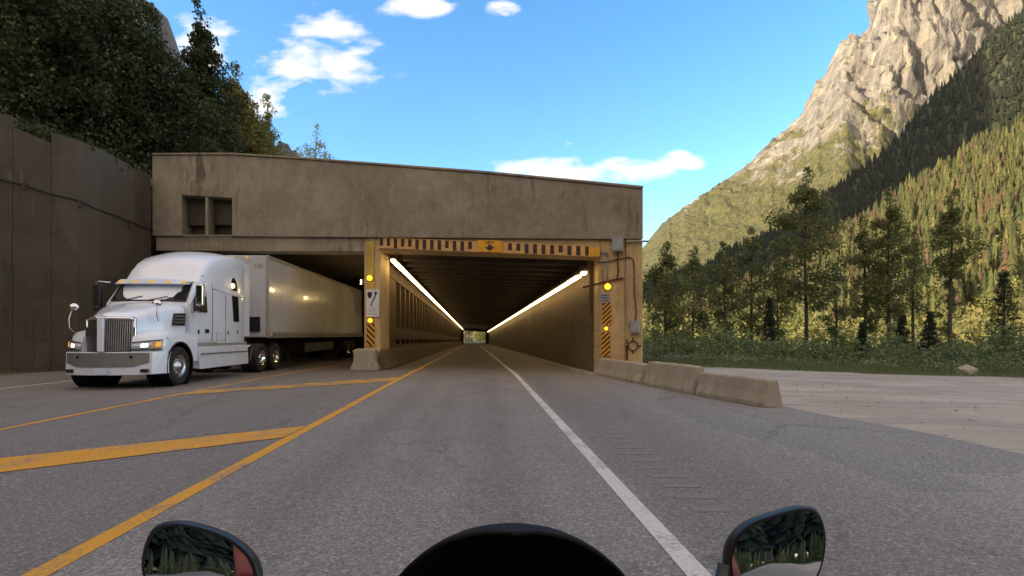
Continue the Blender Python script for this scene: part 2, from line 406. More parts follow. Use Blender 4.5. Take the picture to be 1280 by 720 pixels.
M['white_body'] = simple('white_truck_paint', (.70, .76, .87), .22, var=.03, vscale=1.5, coat=.6)
M['white_lower'] = simple('road_grimed_white_paint', (.60, .64, .71), .35, var=.1, vscale=2.5, coat=.3)
def trailer_mat():
    t = MT('trailer_white_panel'); a = t.noise(.8, 5, .6, stretch=(1, 1, .25)); b = t.noise(6, 4)
    c = t.mix(t.ramp(a, [(.35, 0), (.75, 1)]), (.56, .58, .62), (.46, .475, .50)); t.base(t.mix(t.math('MULTIPLY', b, .2), c, (.4, .37, .32)))
    t.rough(.22); t.p.inputs['Coat Weight'].default_value = .3
    t.bump(t.noise(.9, 2, .4), .12, .02); return t.m
M['trailer'] = trailer_mat()
M['chrome'] = simple('chrome', (.72, .72, .74), .13, 1.0, var=.05)
M['alu'] = simple('brushed_aluminium', (.55, .55, .56), .32, 1.0, var=.08, vscale=8)
M['grey_trim'] = simple('dark_grey_plastic', (.10, .10, .105), .45, var=.1)
M['silver_strip'] = simple('silver_grey_trim', (.33, .32, .31), .35, .3, var=.1)
M['black'] = simple('black_plastic', (.012, .012, .013), .4, var=.2, vscale=6)
M['matt_black'] = simple('matt_black_plastic', (.006, .006, .007), .75, var=.2, vscale=6, spec=.2)
M['rubber'] = simple('tyre_rubber', (.018, .018, .018), .85, var=.25, vscale=14, bump=.3)
M['frame_steel'] = simple('chassis_steel', (.03, .03, .032), .6, .4, var=.25)
def glass(name, c, rough=.04):
    t = MT(name); t.base(c); t.rough(rough); t.p.inputs['Coat Weight'].default_value = 1; t.p.inputs['Specular IOR Level'].default_value = .8; return t.m
M['dark_glass'] = glass('dark_window_glass', (.006, .008, .010))
def wscreen():
    t = MT('windscreen_glass'); nz = t.noise(1.7, 3, .5, stretch=(.4, 1.2, .9)); t.base(t.ramp(nz, [(.56, (.006, .008, .010)), (.72, (.05, .06, .07))]))  # pale noise patches put a soft reflection into the glass colour
    t.rough(.05); t.p.inputs['Coat Weight'].default_value = 1; return t.m
M['windscreen'] = wscreen(); _b = M['windscreen'].node_tree.nodes['Principled BSDF']; _b.inputs['Coat Weight'].default_value = 0; _b.inputs['Specular IOR Level'].default_value = .09
M['lens'] = glass('headlight_lens', (.42, .44, .48), .08)
M['amber_lens'] = glass('amber_lens', (.65, .22, .02), .15)
M['head_lit'] = emis('lit_headlight', (.85, .90, 1.0), 1.6)
M['amber_lit'] = emis('lit_amber_lamp', (1.0, .55, .08), .22)
M['amber_beacon'] = emis('lit_amber_beacon', (1.0, .42, .02), 1.1, (.5, .2, .01))
M['tube_light'] = emis('lit_tunnel_lamp', (1.0, .76, .40), 3.3)
M['lamp_left'] = emis('lit_bulkhead_lamp', (1.0, .72, .32), 16.0)
M['grey_metal'] = simple('grey_painted_metal', (.30, .31, .31), .5, .2, var=.15, vscale=5)
M['galv'] = simple('galvanised_conduit', (.28, .27, .25), .5, .5, var=.2, vscale=9)
M['sign_white'] = simple('white_sign_sheet', (.66, .66, .64), .45, var=.06)
M['sign_black'] = simple('black_sign_ink', (.015, .015, .02), .5, var=.1)
M['sign_grey'] = simple('grey_sign_ink', (.25, .25, .26), .5, var=.1)
M['sign_yellow'] = simple('yellow_sign_paint', (.70, .34, .025), .5, var=.15, vscale=2)
M['pillar_yellow'] = simple('faded_yellow_paint', (.50, .38, .07), .65, var=.25, vscale=2.5)
M['stripe_dark'] = simple('dark_stripe_paint', (.045, .018, .012), .6, var=.3, vscale=5)
M['stripe_light'] = simple('faded_orange_stripe_paint', (.62, .36, .13), .6, var=.2, vscale=3)
M['rust'] = simple('rusty_steel', (.10, .045, .025), .85, .2, var=.4, vscale=8)
M['plate'] = simple('licence_plate_sheet', (.55, .62, .74), .4, var=.05)
M['red_cloth'] = simple('red_riding_jacket', (.22, .016, .010), .7, var=.2, vscale=8)
M['dark_cloth'] = simple('black_riding_trousers', (.02, .02, .024), .8, var=.2, vscale=8)
def mirrorm():
    t = MT('mirror_glass'); t.base((.80, .84, .88)); t.rough(.015); t.metal(1.0); return t.m
M['mirror'] = mirrorm()
# ================================================================ road frame
def cen(Y): return -.0606 * Y if Y <= 18 else -1.09 - .072 * (Y - 18)
def gz(Y): return 0.0 if Y <= 16 else -.0095 * (Y - 16) * min(1, (Y - 16) / 6)
def P(u, Y, z=0): return (cen(Y) + u, Y, gz(Y) + z)
def stn(a, b, n, p=1.0): return [a + (b - a) * (i / n) ** p for i in range(n + 1)]
def strip(u0, u1, ys, z):
    m = MB(); m.grid(lambda Y, u: P(u, Y, z), ys, [u0 + (u1 - u0) * i / 2 for i in range(3)]); return m
def sm(a, b, x):
    t = min(1, max(0, (x - a) / (b - a))); return t * t * (3 - 2 * t)

# ground: one sheet out to the horizon, below the road
def ground_z(x, y):
    u = x - cen(y)
    z = -.06 + gz(max(y, 0)) * 1.0 if y < 205 else gz(205) - .06
    if u > 6: z += -.02 * min(u - 6, 12) + .05 * mnoise.noise((x * .25, y * .25, 0)) * min(1, (u - 6) / 3)
    if u > 30: z -= min(2.5, (u - 30) * .05)
    return z
xs = [-5500, -2500, -900, -300, -120, -60, -30] + [-18 + .75 * i for i in range(0, 90)] + [52, 60, 75, 100, 140, 200, 320, 700, 2000, 4000, 5800]
ys = [-5500, -2000, -600, -200, -80, -30, -10] + [-4 + 1.0 * i for i in range(0, 50)] + [48, 55, 65, 80, 100, 130, 160, 190, 204, 230, 300, 500, 900, 2000, 4000, 5800]
M['soil'].name = 'soil'
tag(MB().grid(lambda x, y: (x, y, ground_z(x, y)), xs, ys).build('ground', M['soil'], smooth=True), kind='structure')

# gravel pull-out to the right of the shoulder
def gedge(Y):     # outer edge of gravel (x)
    return 30
gv = MB()
gy = [-30, -15, -6, -2] + [0 + .8 * i for i in range(0, 33)]
def gx(Y, t):
    a = cen(Y) + 5.2
    far = 60.0
    # far edge runs from (8,26.2) to (19,20.4): narrower to the right
    return a + (far - a) * (t ** 1.8)
def gpoint(Y, t):
    x = gx(Y, t)
    lim = 26.3 - .56 * (x - 8.0) if x > 8 else 26.3 + .2 * (8 - x)
    lim = max(lim, 17 + .6 * math.sin(x * .6))
    yy = Y if Y < 14 else 14 + (Y - 14) / (25.6 - 14) * (lim - 14)
    u = x - cen(yy)
    z = -.01 + gz(max(yy, 0)) - .02 * max(0, min(u - 6, 12)) + .05 * mnoise.noise((x * .25, yy * .25, 0)) * min(1, max(0, (u - 6)) / 3) + .008 * (u > 6) + .025 * mnoise.noise((x * .9, yy * 1.3, 5)) * min(1, max(0, (u - 6)) / 2)
    if u < 6: z = -.035 + gz(max(yy, 0)) + .03*max(0,u-5.4)
    return (x, yy, z)
tag(gv.grid(gpoint, gy, [i / 60 for i in range(61)]).build('gravel_area', M['gravel'], smooth=True), kind='structure')

# road surface
ry = [-120, -60, -30, -15] + stn(-8, 30, 38) + stn(32, 210, 60) + [214]
road = MB(); b = []
us = [-16.6, -14, -11, -8, -5, -2, 1, 4, 5.0, 5.75]
def rpt(Y, u):
    if u > 5.1: u = u + .16 * mnoise.noise((Y * .7, 3.1, 0)) + (.35 if Y < 9 else 0)
    if u < -16 and Y > 16: u = -16.0
    if u == -16.6 and Y < 16: u = -24
    return P(u, Y, 0)
tag(road.grid(rpt, ry, us).build('road', M['asphalt'], smooth=True), kind='structure')

# painted markings, 4 mm above the road
ly = [-30, -12] + stn(-4, 30, 34) + stn(33, 200, 40)
tag(strip(-2.55, -2.40, ly, .004).build('road_marking', M['yellow_paint']), kind='structure')
tag(strip(1.15, 1.29, ly, .004).build('road_marking', M['white_paint']), kind='structure')
tag(strip(-6.86, -6.74, ly, .004).build('road_marking', M['yellow_paint']), kind='structure')
tag(strip(-12.05, -11.92, ly, .004).build('road_marking', M['white_paint']), kind='structure')
def hatch(pts, mat):
    (a, b_, c, d) = pts; m = MB(); n = 14
    def f(s, t):
        p = [a[i] + (b_[i] - a[i]) * s for i in (0, 1)]; q = [d[i] + (c[i] - d[i]) * s for i in (0, 1)]
        return P(p[0] + (q[0] - p[0]) * t, p[1] + (q[1] - p[1]) * t, .008)
    m.grid(f, [i / n for i in range(n + 1)], [0, .5, 1])
    tag(m.build('road_marking', mat), kind='structure')
hatch([(-2.56, 6.9), (-6.73, 3.4), (-6.73, 4.55), (-2.56, 7.75)], M['yellow_paint'])
hatch([(-2.56, 15.3), (-6.73, 11.75), (-6.73, 12.7), (-2.56, 16.9)], M['yellow_worn'])
hatch([(-2.56, -1.2), (-6.73, -4.8), (-6.73, -3.7), (-2.56, -.2)], M['yellow_paint'])
# rumble grooves in the shoulder
rg = MB()
for k in range(60):
    Y = 4.0 + k * .32
    rg.add([P(1.62, Y, .003), P(1.95, Y, .003), P(1.95, Y + .12, .003), P(1.62, Y + .12, .003)], [(0, 1, 2, 3)])
tgro = MT('groove'); tgro.base((.17, .163, .157)).rough(.9)
tag(rg.build('rumble_strip', tgro.m), kind='structure')

# ================================================================ hillside on the left, behind the retaining wall
WALL = [(-60, 6), (-40, 12), (-26, 17.8), (-19.4, 20.3), (-17.4, 21.1), (-16.9, 22.6), (-16.75, 24.7)]
def wall_y(x):
    if x <= WALL[0][0]: return WALL[0][1]
    for (a, b_), (c, d) in zip(WALL, WALL[1:]):
        if a <= x <= c: return b_ + (d - b_) * (x - a) / (c - a)
    return 24.7
def hill_z(x, y):
    left = max(0, (-46 - x)) * .72                                     # unseen valley side west of the road, shaped to shade the shed
    left *= (1 - sm(90, 170, y)) ; left *= 1 - .72 * sm(-35, 10, y - (x + 150) * .39)
    left = min(left, 105)
    edge = cen(max(y, 24)) - 16.1
    z = 8.3 * (1 - .9 * sm(150, 200, y)) + min(26, max(0, edge - x) * (.42 - .38 * sm(46, 85, y))) if y > 24 else 8.3 + min(60, max(0, -17 - x) * .30)
    k = sm(-62, -42, x)
    zz = max(left, z * (.15 + .85 * sm(5, 16, y)) if y < 18 and x < -36 else z)
    if y < wall_y(x) and x > -60: zz = left
    return zz + 1.2 * mnoise.noise((x * .05, y * .05, 1)) * min(1, max(0, (-20 - x) / 20))
hx = [-1100, -900, -700, -500, -400, -330, -270, -230, -200, -175, -150, -130, -110, -95, -80, -70] + [-62 + 2 * i for i in range(11)] + [-40 + .8 * i for i in range(31)]
hy = [-700, -500, -350, -250, -180, -130, -90, -60, -40, -25, -10, 0, 6] + [8 + .9 * i for i in range(30)] + [36, 40, 46, 54, 64, 76, 90, 110, 140, 180, 203]
hv = {}; m = MB()
for i, x in enumerate(hx):
    for j, y in enumerate(hy):
        hv[i, j] = len(m.v); m.v.append((x, y, hill_z(x, y)))
for i in range(len(hx) - 1):
    for j in range(len(hy) - 1):
        ok = True
        for (a, c) in ((i, j), (i + 1, j), (i, j + 1), (i + 1, j + 1)):
            x, y = hx[a], hy[c]
            if x > -62 and y < 30 and y < wall_y(x) + .25 and x > -46: ok = False
            if y > 22 and x > cen(y) - 16.0: ok = False
        if ok: m.f.append((hv[i, j], hv[i + 1, j], hv[i + 1, j + 1], hv[i, j + 1]))
tag(m.build('hillside', M['soil'], smooth=True), kind='structure')

# ================================================================ retaining wall
rw = empty('retaining_wall', (0, 0, 0), label='tall dark concrete retaining wall curving in beside the left tunnel mouth', cat='wall')
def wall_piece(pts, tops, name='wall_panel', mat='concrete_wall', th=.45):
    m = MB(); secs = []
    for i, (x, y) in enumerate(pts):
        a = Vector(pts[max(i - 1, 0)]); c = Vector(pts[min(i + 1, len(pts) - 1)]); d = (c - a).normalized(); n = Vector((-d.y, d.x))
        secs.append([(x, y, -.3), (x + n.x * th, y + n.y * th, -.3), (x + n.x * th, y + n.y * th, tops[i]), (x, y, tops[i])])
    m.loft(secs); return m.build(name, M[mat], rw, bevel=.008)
wall_piece([(-60, 6), (-40, 12), (-26.1, 17.75)], [5, 8.5, 9.6])
wall_piece([(-26.09, 17.755), (-22, 19.3), (-19.27, 20.352)], [10.2, 10.0, 9.8])
wall_piece([(-19.26, 20.36), (-18.17, 20.815)], [9.4, 8.9])
wall_piece([(-18.16, 20.82), (-17.4, 21.15), (-17.05, 21.9), (-16.86, 23.2), (-16.75, 24.5)], [9.35, 9.15, 9.05, 8.85, 8.75])
# formwork seams that arc across the panel (cast proud lip)
def wall_pt(s, z, off=-.03):
    pts = [Vector(p) for p in WALL[2:]]; 
    for a, c in zip(pts, pts[1:]):
        L = (c - a).length
        if s <= L or c is pts[-1]:
            d = (c - a).normalized(); n = Vector((-d.y, d.x)); p = a + d * s + n * off; return (p.x, p.y, z)
        s -= L
cab = []
for s, z in [(6.7, 7.35), (7.6, 7.2), (8.3, 6.95), (9.3, 6.7), (9.9, 6.5), (10.6, 6.4), (11.4, 6.3), (12.1, 6.22), (12.9, 6.2)]: cab.append(wall_pt(s, z + .04 * math.sin(s * 9), -.07))
cb = MB().tube(cab, .028, 6)
tag(cb.build('wall_cable', M['black'], smooth=True), 'thin black cable sagging across the dark retaining wall', 'cable')
br = MB()
for s, z in [(7.6, 7.12), (9.3, 6.62), (11.4, 6.22)]: br.box(wall_pt(s, z, -.05), (.07, .12, .28))
br.build('cable_bracket', M['rust'], rw)

# ================================================================ snow shed
shed = empty('snow_shed', (0, 0, 0), label='massive concrete snow shed with two side by side tunnel openings', cat='snow shed')
def FY(x): return 19.37 - .316 * x
def slab(x0, x1, b0, b1, t0, t1, d0, d1, name, mat, bevel=.025, parent=shed):
    v = []
    for (x, y_, z) in ((x0, d0, b0), (x1, d0, b1), (x1, d1, b1), (x0, d1, b0), (x0, d0, t0), (x1, d0, t1), (x1, d1, t1), (x0, d1, t0)):
        v.append((x, FY(x) + y_, z))
    return MB().hexa(v).build(name, M[mat], parent, bevel=bevel)
TOP = [(-16.75, 9.72), (-12.3, 9.25), (-8.7, 8.67), (-1.2, 7.38), (4.44, 6.30)]
def lerp_t(T, x):
    for (a, b_), (c, d) in zip(T, T[1:]):
        if x <= c: return b_ + (d - b_) * (x - a) / (c - a)
    return T[-1][1]
def band(x): return 5.24 - .0655 * (x + 5.5)
# parapet beam
fm = MB()
def prl(xs_, zb, zt, d0, d1, m):
    secs = []
    for x in xs_:
        secs.append([(x, FY(x) + d0, zb(x)), (x, FY(x) + d1, zb(x)), (x, FY(x) + d1, zt(x)), (x, FY(x) + d0, zt(x))])
    m.loft(secs)
tz = lambda x: lerp_t(TOP, x)
OPZ = lambda x: 7.72 - .13 * (x + 15.05)
prl([-16.75, -15.05], band, tz, -.08, .7, fm)
prl([-15.05, -12.3], OPZ, tz, -.08, .7, fm)
prl([-12.3, -8.7, -5.3, -1.2, 4.44], band, tz, -.08, .7, fm)
fm.build('facade', M['concrete_face'], shed, bevel=.03)
cp = MB(); prl([x for x, _ in TOP], lambda x: tz(x) + .002, lambda x: tz(x) + .09, -.14, .8, cp)
cp.build('coping', M['concrete_face'], shed, bevel=.02)
slab(-13.76, -13.6, band(-13.76), band(-13.6), OPZ(-13.76), OPZ(-13.6), -.05, .5, 'mullion', 'concrete_face')
for (a, c) in ((-15.05, -13.76), (-13.6, -12.3)):
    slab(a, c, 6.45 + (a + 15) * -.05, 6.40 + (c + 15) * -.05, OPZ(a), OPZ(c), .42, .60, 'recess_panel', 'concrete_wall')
# lintels
LB = lambda x: 4.70 - .054 * (x + 5.9)
lm = MB(); prl([-16.6, -11, -5.95], LB, lambda x: band(x) - .002, 0, .9, lm); lm.build('lintel', M['concrete_face'], shed, bevel=.03)
RB = lambda x: 4.72 - .079 * (x + 5.25)
lm = MB(); prl([-5.95, -5.25], lambda x: LB(-5.95) + .02, lambda x: band(x) - .002, .004, .9, lm)
prl([-5.25, 3.07], RB, lambda x: band(x) - .002, .0, .9, lm); lm.build('lintel', M['concrete_pier'], shed, bevel=.03)
# pillar between the openings, right pier with its proud outer strip
slab(-5.95, -5.25, -.2, -.2, LB(-5.95) + .018, LB(-5.95) + .018, .0, 1.6, 'pillar', 'concrete_pier')
slab(3.07, 3.90, -.3, -.3, band(3.07), band(3.90) - .002, .0, 1.5, 'pier', 'concrete_pier', .05)
slab(3.90, 4.44, -.3, -.3, band(3.9) - .002, band(4.44) - .002, -.06, 2.2, 'pier', 'concrete_pier', .05)
# lip on the band line
lm = MB(); prl([-16.6, -5.3, 3.8], lambda x: band(x) + .0, lambda x: band(x) + .05, -.13, -.079, lm); lm.build('drip_ledge', M['concrete_face'], shed)

def longprism(u0, u1, zb0, zb1, zt0, zt1, name, mat, ya=0, yb=200, n=30, parent=shed, bevel=0, start=None):
    # a long piece following the road; z given at u0 and u1 above the road
    secs = []
    for i in range(n + 1):
        t = (i / n) ** 1.5
        sec = []
        for (u, z) in ((u0, zb0), (u1, zb1), (u1, zt1), (u0, zt0)):
            y0 = (FY(cen(21) + u) if start is None else start) + ya
            sec.append(P(u, y0 + t * (yb - y0), z))
        secs.append(sec)
    return MB().loft(secs).build(name, M[mat], parent, bevel=bevel)
# right tunnel
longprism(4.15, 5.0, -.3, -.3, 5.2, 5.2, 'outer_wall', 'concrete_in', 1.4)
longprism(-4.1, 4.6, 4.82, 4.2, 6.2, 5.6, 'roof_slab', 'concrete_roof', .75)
# dividing wall: a solid stub, a base, a head, then a row of columns with slots between
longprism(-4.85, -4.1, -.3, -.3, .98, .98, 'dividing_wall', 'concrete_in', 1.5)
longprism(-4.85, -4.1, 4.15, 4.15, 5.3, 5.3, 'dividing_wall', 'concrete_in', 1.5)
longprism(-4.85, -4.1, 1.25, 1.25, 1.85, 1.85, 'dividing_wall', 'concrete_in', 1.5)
yy0 = FY(-5.3)
def column(y0, y1):
    v = []
    for z in (.2, 4.3):
        v += [P(-4.82, y0, z), P(-4.13, y0, z), P(-4.13, y1, z), P(-4.82, y1, z)]
    return MB().hexa(v)
column(yy0 + 1.4, yy0 + 5.6).build('column', M['concrete_in'], shed)
y = yy0 + 6.9
while y < 196:
    column(y, y + .55).build('column', M['concrete_in'], shed); y += 2.0
# ceiling ribs
y = 21.5
while y < 110:
    v = []
    for dz in (-.16, .0):
        for (u, z) in ((-4.08, 4.815), (4.13, 4.23)):
            v.append(P(u, y - (u * .30), z + dz)); 
    a = v
    pts = [a[0], a[1], (a[1][0], a[1][1] + .3, a[1][2]), (a[0][0], a[0][1] + .3, a[0][2]), a[2], a[3], (a[3][0], a[3][1] + .3, a[3][2]), (a[2][0], a[2][1] + .3, a[2][2])]
    MB().hexa(pts).build('roof_beam', M['concrete_roof'], shed); y += 1.6 if y < 50 else 3.2
# left tunnel
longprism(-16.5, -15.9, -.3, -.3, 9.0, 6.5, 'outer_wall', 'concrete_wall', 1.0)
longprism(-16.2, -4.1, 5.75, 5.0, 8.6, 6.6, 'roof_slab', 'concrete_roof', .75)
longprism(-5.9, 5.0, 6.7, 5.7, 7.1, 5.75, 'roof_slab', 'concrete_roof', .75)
# upper deck of the roof, up to just below the parapet
longprism(-16.4, 5.0, 8.75, 5.7, 9.1, 5.8, 'roof_deck', 'concrete_face', .7)

# ---------------------------------------------------------------- tunnel lamps
def lamp_row(u, z, ystart, n, label, pitch=2.55, L=2.35):
    t0 = None
    for k in range(n):
        y = ystart + k * pitch
        if t0 is None:
            base = empty('strip_light', P(u, y, z), 0, label, 'light', 'strip lights along the tunnel')
            MB().box((0, 0, .075), (.22, L + .05, .05)).build('housing', M['grey_metal'], base)
            MB().box((0, 0, 0), (.16, L, .10)).build('tube', M['tube_light'], base, bevel=.03)
            t0 = base; t = base
        else: t = copy_tree(t0)
        t.location = P(u, y, z); t.rotation_euler = (-.0095, 0, .072)
        t['label'] = label
lamp_row(-3.48, 4.40, 23.2, 52, 'strip light in the unbroken row along the left wall of the lit tunnel')
t = lamp_row(-3.48, 4.40, 21.5, 1, 'short end strip light at the mouth of the left row, apart from the rest', L=.5)
lamp_row(3.78, 3.60, 21.2, 52, 'strip light in the unbroken row along the right wall of the lit tunnel')
lamp_row(3.78, 3.60, 19.2, 1, 'short end strip light nearest the right pier at the tunnel mouth', L=.45)
lamp_pos = [(24.5, 'first'), (28.2, 'second'), (33.0, 'third')]
for k, (y, w) in enumerate([(23.4, 'nearest the tunnel mouth'), (27.2, 'second in from the mouth'), (32.2, 'third in from the mouth')]):
    lb = empty('bulkhead_light', P(-5.05, y, 3.75), 0, 'warm lamp on the dividing wall above the trailer, ' + w, 'light', 'lamps in the left tunnel')
    MB().box((0, 0, 0), (.12, .62, .26)).build('housing', M['grey_metal'], lb, bevel=.02)
    MB().box((-.085, 0, 0), (.06, .52, .18)).build('lens', M['lamp_left'], lb, bevel=.02)

# ---------------------------------------------------------------- striped beam board and clearance sign
sb = empty('striped_beam_board', (0, 0, 0), label='long black and faded orange striped warning board under the facade of the right opening', cat='warning board')
x0b, x1b = -5.30, 2.66
def bt(x): return 5.235 - .0965 * (x - x0b)
def bb_(x): return 4.80 - .088 * (x - x0b)
def fpt(x, z, d): return (x, FY(x) + d, z)
def fquad(m, xa, xb, za, zb, zc, zd, d0, d1):
    m.hexa([fpt(xa, za, d0), fpt(xb, zb, d0), fpt(xb, zb, d1), fpt(xa, za, d1), fpt(xa, zd, d0), fpt(xb, zc, d0), fpt(xb, zc, d1), fpt(xa, zd, d1)])
m = MB(); fquad(m, x0b, x1b, bb_(x0b), bb_(x1b), bt(x1b), bt(x0b), -.07, -.012); m.build('board', M['stripe_light'], sb)
ds = MB(); n = 21; w = (x1b - x0b) / 26.5
rnd = random.Random(4); x = x0b + .05
while x < x1b - .1:
    if not (-1.42 < x < -.33):
        h0 = .02 + (rnd.random() < .25) * .08
        fquad(ds, x, x + w * .47, bb_(x) + h0, bb_(x + w * .5) + h0, bt(x + w * .5) - .025, bt(x) - .025, -.076, -.069)
    x += w
ds.build('dark_stripes', M['stripe_dark'], sb)
cs = empty('clearance_sign', (0, 0, 0), label='small orange clearance sign with a black down arrow at the middle of the striped board', cat='sign')
m = MB(); fquad(m, -1.28, -.36, bb_(-1.28) + .0, bb_(-.36) + .0, bt(-.36) + .04, bt(-1.28) + .04, -.125, -.085)
m.build('sign_plate', M['sign_yellow'], cs, bevel=.01)
xc = -.82; zc = (bb_(xc) + bt(xc)) / 2
arrow = [(-.20, -.00), (-.07, -.0), (-.07, .075), (.07, .075), (.07, 0), (.20, 0), (0, -.155)]
m = MB(); m.v = []
def fprism(poly, d0, d1, name, mat, parent):
    mm = MB(); n = len(poly); mm.v = [fpt(p[0], p[1], d0) for p in poly] + [fpt(p[0], p[1], d1) for p in poly]
    mm.f = [tuple(range(n)), tuple(reversed(range(n, 2 * n)))] + [(i, i + n, (i + 1) % n + n, (i + 1) % n) for i in range(n)]
    return mm.build(name, M[mat], parent)
fprism([(xc + a, zc + b_) for a, b_ in arrow], -.132, -.125, 'arrow', 'sign_black', cs)
def text(body, size, loc, rot, mat, name, parent, extrude=.002, align='CENTER', bold=0):
    c = bpy.data.curves.new(name, 'FONT'); c.body = body; c.size = size; c.extrude = extrude; c.align_x = align; c.align_y = 'CENTER'; c.offset = bold
    o = bpy.data.objects.new(name, c); COL.objects.link(o)
    dg = bpy.context.evaluated_depsgraph_get(); me = bpy.data.meshes.new_from_object(o.evaluated_get(dg))
    bpy.data.objects.remove(o); me.materials.clear(); me.materials.append(M[mat])
    o = bpy.data.objects.new(name, me); COL.objects.link(o); o.location = loc; o.rotation_euler = rot
    if parent: o.parent = parent
    return o
FA = math.atan(-.316)
text('4.8 m', .15, (xc, FY(xc) - .130, zc + .165), (R(90), 0, FA), 'sign_black', 'lettering', cs, bold=.003)
yp = empty('yellow_plate', (0, 0, 0), label='plain yellow plate at the right end of the striped board', cat='plate')
m = MB(); fquad(m, 2.68, 3.05, bb_(2.72) - .01, bb_(3.05) + .0, bt(3.05) - .07, bt(2.72) - .03, -.10, -.015); m.build('plate', M['sign_yellow'], yp, bevel=.008)

# ---------------------------------------------------------------- fittings on the pillar
def hazard_board(x, z, w, h, d, label, flip, nstripe=4):
    o = empty('hazard_board', (x, FY(x) + d, z), FA, label, 'hazard marker', 'hazard markers at the tunnel mouth')
    MB().box((0, 0, 0), (w, .02, h)).build('panel', M['sign_yellow'], o, bevel=.004)
    s = MB(); p = h / nstripe
    k = -2
    while k < nstripe + 2:
        z0 = -h / 2 + k * p
        # diagonal band across the panel, clipped to it
        sl = w * .95 * (1 if flip else -1)
        poly = [(-w / 2, z0 - sl / 2), (w / 2, z0 + sl / 2), (w / 2, z0 + sl / 2 + p * .48), (-w / 2, z0 - sl / 2 + p * .48)]
        # clip in z
        def clip(poly, zz, keep_above):
            out = []
            for i in range(len(poly)):
                a, c = poly[i], poly[(i + 1) % len(poly)]
                ia = (a[1] >= zz) == keep_above or a[1] == zz; ic = (c[1] >= zz) == keep_above or c[1] == zz
                if ia: out.append(a)
                if ia != ic:
                    t = (zz - a[1]) / (c[1] - a[1]); out.append((a[0] + (c[0] - a[0]) * t, zz))
            return out
        poly = clip(poly, -h / 2 + .01, True)
        if len(poly) > 2: poly = clip(poly, h / 2 - .01, False)
        if len(poly) > 2: s.prism(poly, 'y', -.016, -.011)
        k += 1
    s.build('stripes', M['stripe_dark'], o)
    return o
def beacon(x, z, d, r, label, group='amber beacons'):
    o = empty('amber_beacon', (x, FY(x) + d, z), FA, label, 'warning light', group)
    MB().box((0, .03, 0), (r * 2.1, .06, r * 2.3)).build('bracket', M['rust'], o, bevel=.006)
    MB().lathe([(0, -.16), (r * .55, -.15), (r * .9, -.11), (r, -.05), (r, 0)], (0, 0, 0), 'y', 20).build('lens', M['amber_beacon'], o, smooth=True)
    MB().lathe([(r * 1.02, -.03), (r * 1.15, -.03), (r * 1.15, 0), (0, .01)], (0, 0, 0), 'y', 20).build('ring', M['grey_metal'], o)
    return o
xp = -5.62
ypn = empty('yellow_strip', (0, 0, 0), label='faded yellow vertical board on the pillar above the keep right sign', cat='board')
m = MB(); fquad(m, -5.83, -5.50, 3.0, 3.0, 5.08, 5.10, -.045, -.005); m.build('plate', M['pillar_yellow'], ypn, bevel=.008)
beacon(-5.66, 3.62, -.05, .105, 'glowing amber beacon on the left pillar above the keep right sign')
beacon(-5.64, 1.93, -.03, .085, 'small amber beacon on the left pillar below the keep right sign')
beacon(3.32, 3.02, -.03, .105, 'glowing amber beacon high on the right pier under the conduits')
beacon(3.27, 1.57, -.03, .06, 'small amber beacon between the two striped boards of the right pier')
hazard_board(-5.65, 1.36, .36, .92, -.03, 'yellow and black striped board on the left pillar behind the barrier nose', False, 4)
hazard_board(3.28, 2.08, .30, .80, -.03, 'upper yellow and black striped board on the right pier', True, 5)
hazard_board(3.25, 1.03, .30, .84, -.03, 'lower yellow and black striped board on the right pier', True, 5)
ks = empty('keep_right_sign', (-5.55, FY(-5.55) - .09, 2.66), FA, 'white keep right sign with black shield and curved arrow on the left pillar', 'sign')
def rrect(w, h, r, n=5):
    pts = []
    for (cx_, cz_, a0) in ((w / 2 - r, h / 2 - r, 0), (-w / 2 + r, h / 2 - r, 90), (-w / 2 + r, -h / 2 + r, 180), (w / 2 - r, -h / 2 + r, 270)):
        for k in range(n + 1):
            a = R(a0 + 90 * k / n); pts.append((cx_ + r * math.cos(a), cz_ + r * math.sin(a)))
    return pts
MB().prism([(a, b_ + .13) for a, b_ in rrect(.60, .76, .05)], 'y', -.012, .012).build('sign_plate', M['sign_white'], ks)
MB().prism([(a, b_ - .42) for a, b_ in rrect(.58, .32, .04)], 'y', -.012, .012).build('tab_plate', M['sign_white'], ks)
shield = [(-.10, .11), (.10, .11), (.10, -.04), (.06, -.11), (0, -.14), (-.06, -.11), (-.10, -.04)]
MB().prism([(a - .13, b_ + .29) for a, b_ in shield], 'y', -.016, -.0125).build('shield', M['sign_black'], ks)
cu = []
for k in range(13):
    t = k / 12; cu.append((-.06 + .20 * (t * t * (3 - 2 * t)), -.17 + .50 * t))
poly_l = []; poly_r = []
for i, p in enumerate(cu):
    a = Vector(cu[max(i - 1, 0)]); c = Vector(cu[min(i + 1, 12)]); d = (c - a).normalized(); n_ = Vector((-d.y, d.x)) * .026
    poly_l.append((p[0] + n_.x, p[1] + n_.y)); poly_r.append((p[0] - n_.x, p[1] - n_.y))
mm = MB()
for i in range(12):
    q = [poly_l[i], poly_l[i + 1], poly_r[i + 1], poly_r[i]]
    mm.prism(q, 'y', -.016, -.0125)
mm.prism([(.06, .32), (.23, .30), (.16, .45)], 'y', -.0165, -.0125)
mm.build('arrow', M['sign_black'], ks)
text('DIVIDED', .095, (0, -.0135, -.345), (R(90), 0, 0), 'sign_grey', 'lettering', ks)
text('HIGHWAY', .095, (0, -.0135, -.475), (R(90), 0, 0), 'sign_grey', 'lettering', ks)
gs = empty('small_grey_sign', (3.22, FY(3.22) - .04, 2.63), FA, 'small grey sign plate with dark lines under the beacon of the right pier', 'sign')
MB().box((0, 0, 0), (.34, .02, .32)).build('sign_plate', M['grey_metal'], gs, bevel=.006)
mm = MB()
